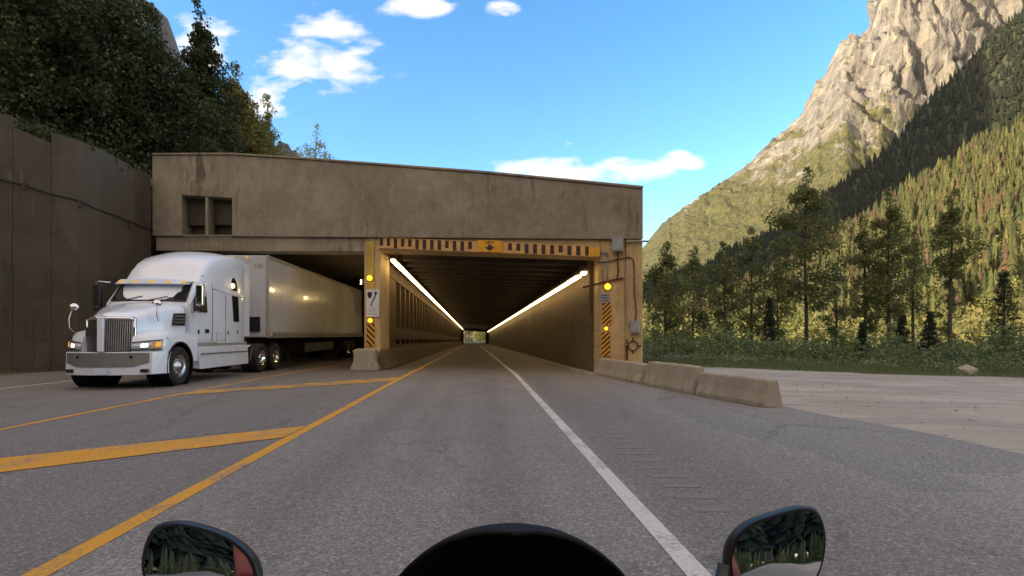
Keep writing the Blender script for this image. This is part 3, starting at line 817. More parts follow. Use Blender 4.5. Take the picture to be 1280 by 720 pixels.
for k in range(3): mm.box((0, -.013, .09 - k * .09), (.26, .005, .025))
mm.build('lines', M['sign_black'], gs)

# electrical boxes and conduits on the right pier
bx = empty('electrical_box', (3.62, FY(3.62) - .16, 4.42), FA, 'upper grey electrical box with hood on the right pier facade', 'electrical box')
MB().box((0, 0, 0), (.38, .22, .44)).build('enclosure', M['grey_metal'], bx, bevel=.012)
MB().box((0, -.118, 0), (.32, .012, .38)).build('door', M['grey_metal'], bx, bevel=.004)
MB().prism([(-.22, .2), (.22, .2), (.16, .33), (-.16, .33)], 'y', -.10, .08).build('hood', M['galv'], bx)
bx = empty('electrical_box', (4.17, FY(4.17) - .15, 1.62), FA, 'lower grey electrical box near the outer edge of the right pier', 'electrical box')
MB().box((0, 0, 0), (.30, .18, .42)).build('enclosure', M['grey_metal'], bx, bevel=.012)
MB().box((0, -.098, 0), (.25, .012, .36)).build('door', M['grey_metal'], bx, bevel=.004)
def conduit(pts, r, label, mat='galv'):
    tag(MB().tube([fpt(x, z, d) for (x, z, d) in pts], r, 8).build('conduit', M[mat], smooth=True), label, 'conduit', 'conduits on the right pier')
conduit([(3.8, 4.52, -.14), (4.3, 4.52, -.14), (4.6, 4.50, -.14)], .035, 'grey conduit running right from the upper electrical box past the pier edge')
conduit([(3.64, 4.18, -.07), (3.64, 3.9, -.05), (3.66, 3.55, -.05), (3.62, 3.30, -.05)], .026, 'dark cable dropping from the upper electrical box', 'rust')
conduit([(2.5, 3.02, .05), (2.95, 3.12, -.03), (3.2, 3.18, -.05), (3.5, 3.24, -.05), (3.82, 3.30, -.05)], .035, 'rusty pipe slanting out of the tunnel above the right amber beacon', 'rust')
conduit([(3.0, 3.86, -.06), (3.3, 3.88, -.06), (3.7, 3.96, -.06), (4.0, 4.0, -.1), (4.12, 3.92, -.12), (4.15, 3.6, -.12), (4.15, 2.8, -.12), (4.22, 2.1, -.12), (4.18, 1.82, -.12)], .022, 'thin conduit looping right and down to the lower electrical box', 'rust')
conduit([(3.92, 3.7, -.10), (3.92, 2.6, -.10), (3.94, 1.68, -.10), (4.04, 1.66, -.12)], .022, 'vertical grey conduit into the left side of the lower electrical box')
conduit([(3.12, 4.2, -.05), (3.14, 3.7, -.05), (3.14, 3.2, -.05)], .02, 'short vertical conduit beside the yellow plate')
conduit([(3.28, 4.1, -.05), (3.30, 3.6, -.05), (3.30, 3.14, -.05)], .02, 'short vertical conduit ending at the right amber beacon')
conduit([(3.0, 4.22, -.07), (3.28, 4.20, -.07), (3.30, 4.1, -.06)], .03, 'elbow pipe beside the yellow plate at the top of the pier')
hr = empty('hose_hanger', (4.12, FY(4.12) - .10, .98), FA, 'rusty ring shaped bracket with four prongs low on the right pier', 'bracket')
MB().tube([(.16 * math.cos(a), 0, .16 * math.sin(a)) for a in [2 * PI * k / 16 for k in range(17)]], .022, 6).build('ring', M['rust'], hr)
mm = MB()
for a in (0, 90, 180, 270):
    c, s_ = math.cos(R(a)), math.sin(R(a)); mm.tube([(.15 * c, .02, .15 * s_), (.27 * c, .02, .27 * s_)], .024, 6)
mm.build('prong', M['rust'], hr)
rs = MB(); rs.box(fpt(3.93, .75, -.07), (.07, .03, .5)); rs.box(fpt(3.93, 1.12, -.07), (.05, .03, .16))
tag(rs.build('rusty_strap', M['rust']), 'rusty iron strap low on the right pier', 'strap')

# ---------------------------------------------------------------- concrete barriers
def jersey(p0, p1, h, wb, wt, name, label, group, lift=0, nose=False, seed=0, mat='concrete_bar'):
    p0, p1 = Vector(p0), Vector(p1); L = (p1 - p0).length; d = (p1 - p0).normalized()
    ang = math.atan2(d.y, d.x); o_z = p0.z
    rd = random.Random(seed); secs = []
    N = 14
    for i in range(N + 1):
        t = i / N; x = t * L
        jig = lambda a: rd.uniform(-a, a)
        f = 1.0 - (.12 if i in (0, N) else 0)
        hh = h * (1 - (.03 if i in (0, N) else 0))
        prof = [(-wb / 2, 0), (-wb / 2, .09), (-wb * .30 - wt * .12, .09 + h * .32), (-wt / 2, hh * .93), (-wt / 2 * .72, hh), (wt / 2 * .72, hh), (wt / 2, hh * .93), (wb * .30 + wt * .12, .09 + h * .32), (wb / 2, .09), (wb / 2, 0)]
        secs.append([(x + (jig(.012) if 0 < i < N else 0), y * f + jig(.006), z + (jig(.006) if z > 0 else 0)) for y, z in prof])
    mb = MB().loft(secs)
    o = mb.build(name, M[mat], None, bevel=.015)
    o.location = p0; slope = math.asin(d.z); o.rotation_euler = (0, -slope, ang)
    return tag(o, label, 'concrete barrier', group)
jersey((3.05, 18.35, -.02), (3.70, 14.45, 0), .56, .52, .20, 'road_barrier', 'low concrete barrier block touching the right pier of the snow shed', 'barriers along the right shoulder', seed=1)
jersey((3.76, 14.3, 0), (4.26, 11.95, 0), .64, .50, .22, 'road_barrier', 'middle one of the three low concrete blocks on the right shoulder', 'barriers along the right shoulder', seed=2)
jersey((4.30, 11.85, 0), (4.86, 9.8, 0), .52, .46, .24, 'road_barrier', 'nearest low concrete block of the right shoulder, beside the gravel', 'barriers along the right shoulder', seed=3)
# barrier in front of the dividing wall and along it
jersey((-5.68, 20.25, -.02), (-5.76, 21.05, -.04), .84, 1.05, .80, 'road_barrier', 'barrier nose standing in front of the striped left pillar', 'barriers along the dividing wall', seed=4)
y = 20.95; k = 0
words = ['first barrier behind the nose along the dividing wall', 'second barrier behind the nose along the dividing wall', 'third barrier behind the nose along the dividing wall', 'fourth barrier behind the nose along the dividing wall']
while y < 150:
    y2 = y + 3.4
    a = P(-3.86, y, 0); c = P(-3.86, y2, 0)
    lab = words[k] if k < 4 else 'one of the barriers deep inside the right tunnel along its left wall'
    jersey(a, c, .82, .55, .2, 'road_barrier', lab, 'barriers along the dividing wall', seed=10 + k, mat='concrete_in'); y = y2 + .04; k += 1
# rubble at the foot of the right pier
rb = random.Random(8); mm = MB()
def rock(mm, c, r, rd, flat=.6):
    b = len(mm.v); import bmesh
    bm = bmesh.new(); bmesh.ops.create_icosphere(bm, subdivisions=1, radius=r)
    ax = (rd.uniform(.7, 1.3), rd.uniform(.7, 1.3), rd.uniform(.5, .9) * flat / .6)
    for v in bm.verts:
        f = 1 + rd.uniform(-.18, .18); mm.v.append((c[0] + v.co.x * f * ax[0], c[1] + v.co.y * f * ax[1], c[2] + v.co.z * f * ax[2]))
    bm.verts.index_update()
    for f in bm.faces: mm.f.append(tuple(b + v.index for v in f.verts))
    bm.free()
for k in range(260):
    t = rb.random() ** 1.6; Yc = 17.8 + 12 * t; u = 4.05 - abs(rb.gauss(0, .18)) - .05
    p = P(u, Yc, .01); rock(mm, p, rb.uniform(.012, .05), rb)
for k in range(500):
    Yc = rb.uniform(2.5, 18); u = 5.15 + rb.gauss(0, .4) ; p = P(max(u, 4.7 - (Yc > 9) * -.4), Yc, .0); rock(mm, p, rb.uniform(.006, .022), rb)
tag(mm.build('road_debris', M['concrete_bar']), kind='stuff', label='small stones and grit along the pier foot and shoulder edge', cat='debris')
mm = MB()
for k in range(420):
    x = 5.8 + rb.random() ** 1.4 * 18; Yc = rb.uniform(4, 24); 
    if Yc > 25 - .5 * (x - 8) or x < cen(Yc) + 6.2: continue
    rock(mm, (x, Yc, ground_z(x, Yc) + .06), rb.uniform(.01, .035), rb)
tag(mm.build('loose_stones', M['concrete_bar']), kind='stuff', label='loose stones scattered over the gravel pull-out', cat='stones')
mm = MB(); rock(mm, (0, 0, .1), .42, rb, .5)
o = tag(mm.build('boulder', M['concrete_bar'], bevel=.03), 'pale rounded boulder lying in the bushes at the far edge of the gravel', 'boulder'); o.location = (18.6, 21.6, -.25)
# ================================================================ mountains (radial height fields at real distance)
def fbm(x, y, z=0, o=5):
    return mnoise.fractal((x, y, z), 1.0, 2.0, o)
def interp(pts, x):
    if x <= pts[0][0]: return pts[0][1]
    for (a, b_), (c, d) in zip(pts, pts[1:]):
        if x <= c: return b_ + (d - b_) * (x - a) / (c - a)
    return pts[-1][1]
def skyz(pts, px, Y): return 1.34 + (419 - interp(pts, px)) / 660 * Y
def rock_mat():
    t = MT('mountain_rock')
    geo = t.n('ShaderNodeNewGeometry'); sep = t.n('ShaderNodeSeparateXYZ', {0: geo.outputs['Position']})
    ns = t.n('ShaderNodeSeparateXYZ', {0: geo.outputs['Normal']})
    pos = geo.outputs['Position']
    def nz(s, st=(1, 1, 1), d=6, r=.6, dist=0):
        mp = t.n('ShaderNodeMapping', {'Vector': pos, 'Scale': st}); return t.n('ShaderNodeTexNoise', {'Vector': mp.outputs[0], 'Scale': s, 'Detail': d, 'Roughness': r, 'Distortion': dist}).outputs[0]
    a = nz(.006); b = nz(.03, (1, 1, .12)); c = nz(.012, (1, 1, 3.0)); f = nz(.12)
    col = t.mix(t.ramp(a, [(.35, 0), (.65, 1)]), (.27, .25, .215), (.40, .37, .31))
    col = t.mix(t.math('MULTIPLY', t.ramp(b, [(.44, 0), (.56, 1)]), .75), col, (.13, .13, .125))  # upright dark rock streaks, strengthened to stand in for gully shadow
    col = t.mix(t.math('MULTIPLY', t.ramp(c, [(.5, 0), (.62, 1)]), .35), col, (.44, .38, .29))
    col = t.mix(t.math('MULTIPLY', f, .3), col, (.22, .20, .17))
    sc = nz(.016, (1, 1, .10), 4, .55, .4)
    col = t.mix(t.math('MULTIPLY', t.ramp(sc, [(.60, 0), (.64, 1)]), .8), col, (.50, .44, .34))
    # plants: lower and less steep ground, in streaks that run down the slope
    g = nz(.010, (1, .6, .35), 7, .62, .3); g2 = nz(.05, (1, 1, .4), 5, .65)
    h = t.math('MULTIPLY', sep.outputs[2], 1 / 1500)
    gv = t.math('ADD', t.math('MULTIPLY', g, 1.5), t.math('MULTIPLY', g2, .7))
    gv = t.math('SUBTRACT', gv, t.math('MULTIPLY', h, 1.12))
    gv = t.ramp(gv, [(.33, 0), (.47, 1)])
    gcol = t.mix(t.ramp(g2, [(.4, 0), (.62, 1)]), (.10, .105, .035), (.185, .165, .06))
    gcol = t.mix(t.ramp(nz(.09, (1, 1, .3)), [(.5, 0), (.6, 1)]), gcol, (.045, .06, .025))
    col = t.mix(gv, col, gcol)
    t.base(col); t.rough(.95)
    t.bump(t.math('ADD', t.math('MULTIPLY', b, 1.0), t.math('MULTIPLY', f, .5)), .8, 26)
    return t.m
M['rock'] = rock_mat()

SK = [(560, 425), (640, 415), (700, 395), (760, 350), (806, 305), (830, 276), (870, 246), (905, 226), (935, 203), (965, 172), (985, 158), (1003, 138), (1012, 112), (1030, 88), (1045, 62), (1055, 44), (1066, 40), (1080, 46), (1089, 47), (1095, 30), (1100, 4), (1110, -60), (1130, -130), (1200, -190), (1260, -160), (1330, -120), (1500, -60), (1800, 60)]
def ridged(x, y, z, o=4):
    v = 0; a = 1; f = 1; n = 0
    for i in range(o):
        v += a * (1 - abs(mnoise.noise((x * f, y * f, z + i * 7.3))) * 2); n += a; a *= .5; f *= 2.05
    return v / n
def facet(x, z, sx, sz, k):
    # broken planes: every cell of rock has its own tilt
    dd, pp = mnoise.voronoi((x / sx, z / sz, k * 9.1)); c = pp[0]
    h1 = math.sin(c[0] * 127.1 + c[1] * 311.7 + c[2] * 74.7) * 43758.5; h1 -= math.floor(h1); h2 = (h1 * 57.3) % 1; h3 = (h1 * 913.7) % 1
    return (h1 - .5) * .9 + (x / sx - c[0]) * (h2 - .5) * 2.4 + (z / sz - c[1]) * (h3 - .35) * 1.6
def mountain():
    pxs = [560 + 6 * i for i in range(40)] + [800 + 2.0 * i for i in range(255)] + [1312 + 12 * i for i in range(44)]
    NR = 170; NB = 8
    V = []; nrow = NR + NB; tc_ = .66
    for px in pxs:
        k = (px - 640) / 660
        ztop = skyz(SK, px, 2900) + (34 if px > 1000 else 12) * fbm(px * .12, 4.4, 0, 4)
        cliff = sm(1045, 1105, px + 12 * fbm(px * .1, 3)) * (1 - .5 * sm(1280, 1420, px))
        zb = min(ztop, 930 + 110 * fbm(px * .025, 9.1))
        for r in range(NR):
            t = r / (NR - 1)
            z_lo = t ** 1.15 * ztop
            z_hi = (t / tc_) ** 1.15 * zb if t < tc_ else zb + (ztop - zb) * ((t - tc_) / (1 - tc_))
            z = z_lo * (1 - cliff) + z_hi * cliff
            Y = 1500 + 1400 * t
            if cliff > 0 and t > tc_:
                Y = Y * (1 - cliff) + (1500 + 1400 * tc_ + (t - tc_) / (1 - tc_) * 380) * cliff
            X = k * Y
            ce = cliff * sm(tc_ - .05, tc_ + .04, t)
            lean = X + .35 * z                         # gullies lean as on a real face
            wx = lean + 60 * fbm(X * .004, z * .004, 3)
            d = (70 + 45 * ce) * (ridged(wx / 420, z / 2600, 1.0) - .55) + 36 * (ridged(wx / 130, z / 1100, 5.0) - .55)
            rocky = max(ce, sm(.45, .8, t))
            d += facet(wx, z, 150, 520, 1) * 30 * (.2 + .8 * ce) + facet(wx, z, 56, 190, 2) * 13 * (.2 + .8 * rocky) + facet(wx, z, 22, 60, 3) * 8 * (.2 + .8 * rocky)
            d += ce * 14 * (ridged(X / 300 + .3, z / 62, 14.0, 3) - .5) + 5 * fbm(X / 22, z / 22, 4, 3)
            d -= ce * 95 * sm(.80, .93, ridged(wx / 120, z / 1400, 20.0, 1)) * sm(-.1, .25, fbm(wx / 260, z / 330, 30, 2))
            Y -= d * sm(0, .15, t)
            z += 16 * fbm(X / 70, z / 70, 8, 4) * min(1, (1 - t) * 10) * min(1, t * 4)
            V.append((X, Y, z - 6))
        yl = V[-1][1]
        for r in range(NB):
            t = (r + 1) / NB; Y = yl + 260 * (r + 1)
            V.append((k * Y, Y, ztop * (1 - t) ** 1.2))
    n = len(pxs); F = []
    for i in range(n - 1):
        for j in range(nrow - 1):
            a = i * nrow + j; F.append((a, a + nrow, a + nrow + 1, a + 1))
    return tag(np_mesh('mountain', V, F, M['rock'], smooth=False), kind='structure')
mountain()

# shaded forested ridge in front of it
SK2 = [(700, 428), (760, 395), (800, 345), (840, 330), (880, 322), (915, 300), (945, 287), (985, 268), (1012, 245), (1036, 226), (1066, 205), (1092, 186), (1124, 158), (1155, 119), (1190, 82), (1221, 50), (1241, 27), (1262, 12), (1290, -8), (1400, -70), (1600, -130), (1900, -100)]
SK3 = [(700, 425), (790, 400), (850, 372), (930, 338), (1000, 306), (1053, 268), (1085, 248), (1112, 232), (1150, 206), (1190, 184), (1221, 160), (1268, 138), (1330, 110), (1450, 60), (1600, 20), (1900, 0)]
def ridge_fn(SKY, Ya, Yb, amp, foot=0.0, pw=1.2):
    def f(px, t):
        Yr = Ya + (Yb - Ya) * t; k = (px - 640) / 660
        zt = skyz(SKY, px, Yb) - 12 - (Yb * .012)
        z = (max(t, 0) ** pw) * zt + foot * (1 - t) + amp * fbm(px * .02, t * 4, Ya) * min(1, t * 3) * min(1, (1.0001 - t) * 6)
        return (k * Yr, Yr, z)
    return f
ridge2 = ridge_fn(SK2, 520, 1050, 14, -3)
ridge3 = ridge_fn(SK3, 135, 430, 4, -3.5, 1.1)
def ridge_mesh(fn, Yb, name, mt='soil'):
    pxs = [690 + 12 * i for i in range(95)]; ts = [i / 36 for i in range(37)]
    V = []; n2 = len(ts) + 5
    for px in pxs:
        for t in ts: V.append(fn(px, t))
        k = (px - 640) / 660; zt = fn(px, 1)[2]
        for r in range(5):
            Y = Yb * (1.06 + .07 * r); V.append((k * Y, Y, zt * (1 - (r + 1) / 5) - 4))
    F = []
    for i in range(len(pxs) - 1):
        for j in range(n2 - 1):
            a = i * n2 + j; F.append((a, a + n2, a + n2 + 1, a + 1))
    tag(np_mesh(name, V, F, M[mt], smooth=True), kind='structure')
M['meadow'] = simple('dry_meadow', (.30, .22, .11), .95, var=.4, vscale=.08)
ridge_mesh(ridge2, 1050, 'hills'); ridge_mesh(ridge3, 430, 'hills', 'meadow')

# ---- forest on the ridges: conifers merged, far too many to count
def conifer_template(sides, tiers, rd):
    V = []; F = []
    for k in range(tiers):
        z0 = .08 + .80 * k / tiers; r = (.21 * (1 - k / tiers) ** .85 + .02); z1 = min(1, z0 + 1.55 / tiers + .08)
        b = len(V)
        for i in range(sides):
            a = 2 * PI * i / sides + k * .7; rr = r * (1 if i % 2 else .62) * rd.uniform(.8, 1.15)
            V.append((rr * math.cos(a), rr * math.sin(a), z0 + (0 if i % 2 else .05) + rd.uniform(-.015, .015)))
        V.append((rd.uniform(-.01, .01), rd.uniform(-.01, .01), z1))
        for i in range(sides): F.append((b + i, b + (i + 1) % sides, b + sides))
    return np.array(V), np.array(F)
def blob_template(rd, n=46):
    V = []; F = []
    for k in range(n):
        th = rd.uniform(0, 2 * PI); h = rd.uniform(.12, 1); r = .30 * math.sin(PI * min(1, h * .85 + .12)) ** .6 * rd.uniform(.55, 1.1)
        c = Vector((r * math.cos(th), r * math.sin(th), h)); s = rd.uniform(.06, .12); b = len(V)
        for q in range(3):
            V.append(tuple(c + Vector((rd.gauss(0, 1), rd.gauss(0, 1), rd.gauss(0, .8))).normalized() * s))
        F.append((b, b + 1, b + 2))
    return np.array(V), np.array(F)
def scatter(name, fn, n, hr, palette, seed, pxr=(700, 1500), t_pow=.7, kinds='c', sides=8, tiers=4, tr=(0.0, 1.0), label='', cat='forest', extra=None):
    rd = random.Random(seed); tm = [conifer_template(sides, tiers, rd) for _ in range(5)] if kinds == 'c' else [blob_template(rd) for _ in range(5)]
    VV = []; FF = []; TT = []; base = 0
    for i in range(n):
        px = rd.uniform(*pxr); t = tr[0] + (tr[1] - tr[0]) * rd.random() ** t_pow
        p = fn(px, t)
        if extra and not extra(px, t, rd): continue
        h = rd.uniform(*hr) * (1 + .15 * rd.gauss(0, 1)); w = h * rd.uniform(.55, .95)
        v, f = tm[rd.randrange(5)]; a = rd.uniform(0, 2 * PI); c, s = math.cos(a), math.sin(a)
        q = np.empty_like(v); q[:, 0] = (v[:, 0] * c - v[:, 1] * s) * w + p[0]; q[:, 1] = (v[:, 0] * s + v[:, 1] * c) * w + p[1]; q[:, 2] = v[:, 2] * h + p[2] - .3
        VV.append(q); FF.append(f + base); base += len(v)
        pc = palette(px, t, rd); jit = rd.uniform(.75, 1.25)
        TT.append(np.tile(np.array(pc) * jit, (len(v), 1)))
    return tag(np_mesh(name, np.concatenate(VV), np.concatenate(FF), M['forest'], tint=np.concatenate(TT)), label, cat, kind='stuff')
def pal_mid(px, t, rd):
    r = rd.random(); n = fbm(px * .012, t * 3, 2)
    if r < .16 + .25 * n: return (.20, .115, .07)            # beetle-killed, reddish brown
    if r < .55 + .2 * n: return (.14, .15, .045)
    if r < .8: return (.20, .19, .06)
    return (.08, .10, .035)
def pal_dark(px, t, rd):  # tints darkened so the ridge's shade is partly in the colour
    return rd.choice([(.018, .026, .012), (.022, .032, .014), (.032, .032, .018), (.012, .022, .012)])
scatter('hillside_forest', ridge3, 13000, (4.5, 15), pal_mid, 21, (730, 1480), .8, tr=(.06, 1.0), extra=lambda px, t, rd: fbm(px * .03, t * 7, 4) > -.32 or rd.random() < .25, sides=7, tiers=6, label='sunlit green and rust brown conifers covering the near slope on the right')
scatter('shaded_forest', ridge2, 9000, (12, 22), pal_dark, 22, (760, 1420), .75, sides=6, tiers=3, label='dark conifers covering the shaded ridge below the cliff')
def pal_yel(px, t, rd):
    return rd.choice([(.34, .32, .10), (.26, .28, .085), (.19, .21, .07), (.38, .33, .13)])
def yel_ok(px, t, rd):
    return fbm(px * .02, t * 6, 8) > -.35
scatter('valley_thicket', ridge3, 4200, (4, 8.5), pal_yel, 23, (720, 1480), 1.0, kinds='b', tr=(-.12, .36), label='yellow green sunlit thicket at the foot of the slope behind the dark trees', cat='thicket', extra=yel_ok)

# trees beyond the far end of the tunnel, lit by the sun
def far_end(px, t):
    Y = 228 + 30 * t; return ((px - 640) / 660 * Y, Y, gz(205) - .1 + 10 * t)
def far_low(px, t):
    Y = 216 + 14 * t; return ((px - 640) / 660 * Y, Y, gz(205) - .2 + 2 * t)
scatter('valley_thicket', far_low, 190, (3, 6.5), pal_yel, 26, (594, 650), 1.0, kinds='b', label='yellow green bushes filling the right half of the tunnel exit', cat='thicket')
scatter('valley_thicket', far_low, 40, (1.5, 3.5), pal_mid, 27, (556, 586), 1.0, kinds='c', label='dark green young conifers in the left half of the tunnel exit', cat='thicket')
scatter('valley_thicket', far_end, 160, (7, 14), pal_yel, 24, (575, 700), 1.0, kinds='b', label='yellow green trees seen through the far end of the tunnel', cat='thicket')

# mountain behind the trees on the left, and an added out-of-frame massif shaped to shadow the ridge
M['far_slope'] = simple('dark_far_slope', (.03, .036, .042), .95, var=.4, vscale=.01)  # dark bluish tone puts shade and haze into the slope colour
def massif(name, c, rad, h, seed, ax=(1, 1), mat='rock'):
    V = []; F = []; n = 64; m_ = 26
    for i in range(n):
        a = 2 * PI * i / n
        for j in range(m_):
            t = j / (m_ - 1); r = rad * t * (1 + .18 * fbm(math.cos(a) * 1.5, math.sin(a) * 1.5, seed))
            x, y = c[0] + r * math.cos(a) * ax[0], c[1] + r * math.sin(a) * ax[1]
            z = h * (1 - t) + h * .10 * fbm(x * .004, y * .004, seed) * (1 - t) * min(1, t * 6) - 5
            V.append((x, y, z))
    for i in range(n):
        for j in range(m_ - 1):
            a, b_ = i * m_ + j, ((i + 1) % n) * m_ + j; F.append((a, b_, b_ + 1, a + 1))
    tag(np_mesh(name, V, F, M[mat], smooth=False), kind='structure')
massif('mountain', (-1325, 370), 670, 1720, 3, (.72, 1), 'soil')
SKL = [(-900, 200), (-500, -60), (-200, -160), (0, -120), (120, -40), (175, -2), (195, 6), (212, 30), (235, 85), (270, 120), (320, 150), (345, 172), (362, 178), (385, 215), (450, 262), (560, 330), (640, 415)]
def left_mountain():
    pxs = [-900 + 20 * i for i in range(45)] + [0 + 5 * i for i in range(128)]
    V = []; NR = 60; nrow = NR + 6
    for px in pxs:
        k = (px - 640) / 660; zt = skyz(SKL, px, 4200) + 60 * fbm(px * .06, 2) + 25 * fbm(px * .3, 5)
        for r in range(NR):
            t = r / (NR - 1); Y = 2300 + 1900 * t + 120 * fbm(px * .03, t * 2) * sm(0, .2, t) + 60 * abs(fbm(px * .1, t * 3, 2)) 
            V.append((k * Y, Y, zt * t ** 1.2 + 20 * fbm(px * .06, t * 10) * min(1, (1 - t) * 8) - 6))
        for r in range(6):
            Y = 4500 + 200 * r; V.append((k * Y, Y, zt * (1 - (r + 1) / 6) ** 1.2))
    F = []
    for i in range(len(pxs) - 1):
        for j in range(nrow - 1):
            a = i * nrow + j; F.append((a, a + nrow, a + nrow + 1, a + 1))
    tag(np_mesh('mountain', V, F, M['far_slope']), kind='structure')
left_mountain()

# ================================================================ individual trees
class Leaves:
    def __init__(s, seed): s.rg = np.random.default_rng(seed); s.c = []; s.s = []
    def clump(s, c, r, n, size, squash=.7):
        p = s.rg.normal(0, 1, (n, 3)); p /= np.linalg.norm(p, axis=1)[:, None]; rad = s.rg.random((n, 1)) ** .45
        s.c.append(np.array(c) + p * rad * np.array([r, r, r * squash])); s.s.append(size * s.rg.uniform(.6, 1.3, n))
    def mesh(s, name, mat, parent, aspect=.62):
        C = np.concatenate(s.c); Z = np.concatenate(s.s); n = len(C)
        a = s.rg.normal(0, 1, (n, 3)); a /= np.linalg.norm(a, axis=1)[:, None]
        b = s.rg.normal(0, 1, (n, 3)); b -= (a * b).sum(1)[:, None] * a; b /= np.linalg.norm(b, axis=1)[:, None]
        a *= Z[:, None]; b *= Z[:, None] * aspect
        V = np.stack([C - a * .5, C + b * .5, C + a * .5, C - b * .5], 1).reshape(-1, 3)
        F = np.arange(4 * n).reshape(n, 4)
        return np_mesh(name, V, F, mat, parent)
def tree(name, x, y, z, h, cw, label, cat, group, leaf='leaf_mid', seed=1, base=.28, nb=34, per=130, size=.2, bark='bark', shape='round', lean=0, clump_r=.55):
    rd = random.Random(seed); root = empty(name, (x, y, z), 0, label, cat, group)
    L = Leaves(seed); mb = MB()
    tp = []; N = 10
    for i in range(N + 1):
        t = i / N; tp.append(Vector((lean * t * h + .05 * h * .3 * math.sin(t * 4 + seed) * t, .02 * h * math.cos(t * 3 + seed) * t, t * h * .92)))
    r0 = .0085 * h + .025
    mb.tube(tp, [r0 * (1 - .9 * (i / N)) + .01 for i in range(N + 1)], 8)
    def trunk(t):
        f = t * N; i = min(N - 1, int(f)); return tp[i].lerp(tp[i + 1], f - i)
    for k in range(nb):
        t = base + (1 - base) * (k + rd.random()) / nb * .98
        q = (t - base) / (1 - base)
        if shape == 'round': env = math.sin(PI * min(1, q * .82 + .16)) ** .7
        elif shape == 'spire': env = min(1, (1 - q) * 1.45) ** .9 * .92 + .05
        elif shape == 'top': env = math.sin(PI * min(1, q * .9 + .08)) ** .9
        else: env = .8
        rr = cw * env * rd.uniform(.35, 1.05); a = rd.uniform(0, 2 * PI) if k % 2 else (k * 2.4)
        s = trunk(t * .93); rise = rd.uniform(-.1, .6) * rr
        e = s + Vector((math.cos(a) * rr, math.sin(a) * rr, rise))
        mid = s.lerp(e, .5) + Vector((rd.uniform(-.1, .1), rd.uniform(-.1, .1), -.08 * rr))
        br_ = max(.008, r0 * .35 * (1 - t * .6)); mb.tube([s, mid, e], [br_, br_ * .6, br_ * .2], 5)
        cr = clump_r * rd.uniform(.6, 1.25) * (.5 + .6 * env)
        L.clump(e, cr * 1.25, int(per * rd.uniform(.6, 1.2)), size, .95)
        L.clump(s.lerp(e, rd.uniform(.45, .8)) + Vector((0, 0, .1)), cr * 1.15, int(per * .6), size, .95)
    for q in range(3): L.clump(tp[-1] + Vector((rd.uniform(-.2, .2), rd.uniform(-.2, .2), .05 * h * (q - 1) * .7)), clump_r * (.9 - .2 * q), int(per * .6), size, 1.1)
    mb.build('trunk', M[bark], root, smooth=True)
    L.mesh('crown', M[leaf], root)
    return root
def spruce(name, x, y, z, h, cw, label, cat, group, seed=1, leaf='needles', base=.06, size=.12, dens=1.0):
    rd = random.Random(seed); root = empty(name, (x, y, z), 0, label, cat, group); L = Leaves(seed)
    MB().tube([(0, 0, 0), (0, 0, h * .5), (0, 0, h)], [.018 * h, .011 * h, .01], 7).build('trunk', M['bark'], root, smooth=True)
    t = base
    while t < .99:
        rr = cw * (1 - t) ** .85 + .05; nbr = 5 + int(4 * (1 - t))
        for k in range(nbr):
            a = rd.uniform(0, 2 * PI); r_ = rr * rd.uniform(.6, 1.1)
            for q in (.35, .6, .8, 1.0):
                L.clump((math.cos(a) * r_ * q, math.sin(a) * r_ * q, t * h - r_ * .32 * q + rd.uniform(-.02, .02) * h), .10 * h * .25 * (1.2 - q * .6) + .06, int(9 * dens), size, .5)
        t += .024 if h > 4 else .036
    L.mesh('crown', M[leaf], root, .3)
    return root

# right-hand trees, in shade
GR = 'dark trees standing behind the gravel pull-out'
def rt(px, top, Y): x = (px - 640) / 660 * Y; z = ground_z(x, Y) - .05; return x, z, 1.34 + (419 - top) / 660 * Y - z
def RT(px, top, Y, cwpx, label, **k):
    x, z, h = rt(px, top, Y); cw = cwpx / 2 / 660 * Y
    tree('broadleaf_tree', x, Y, z, h, cw, label, 'tree', GR, **k)
RT(1008, 200, 38, 92, 'tallest dark leafy tree, its broad crown rising before the shaded ridge', seed=3, base=.30, nb=62, per=95, size=.21, clump_r=.62)
RT(940, 278, 41, 62, 'slim mid height leafy tree left of the tallest one', seed=4, base=.22, nb=40, per=85, size=.2, clump_r=.5)
RT(832, 300, 37, 74, 'bushy tree closest to the concrete pier', seed=5, base=.10, nb=46, per=90, size=.2, clump_r=.55, leaf='leaf_mid')
RT(866, 306, 43, 52, 'second tree from the pier, dense down to the bushes', seed=6, base=.12, nb=34, per=85, size=.2)
RT(905, 298, 39, 46, 'narrow leafy tree with bare lower stem between two broader ones', seed=7, base=.26, nb=30, per=85, size=.19, clump_r=.45)
RT(972, 318, 36, 40, 'short thin tree at the left foot of the tallest tree', seed=8, base=.2, nb=24, per=70, size=.17, clump_r=.4)
RT(1082, 262, 37, 46, 'left one of a close pair of dark trees right of the tallest', seed=9, base=.24, nb=32, per=85, size=.19, clump_r=.48)
RT(1112, 228, 35, 62, 'right and taller one of a close pair of dark trees', seed=10, base=.30, nb=46, per=90, size=.19, clump_r=.52)
RT(1142, 276, 38, 34, 'slender tree with small crown just behind the taller of the pair', seed=11, base=.40, nb=20, per=70, size=.18, clump_r=.42)
RT(1188, 232, 33, 58, 'lone thin stemmed tree with its small dark crown held high', seed=12, base=.56, nb=30, per=85, size=.18, clump_r=.42, shape='top')
RT(1186, 330, 34, 22, 'narrow young tree below the high small crown', seed=13, base=.1, nb=16, per=60, size=.15, clump_r=.28)
RT(1045, 330, 40, 34, 'short tree under the right side of the tallest crown', seed=14, base=.15, nb=20, per=70, size=.18, clump_r=.42)
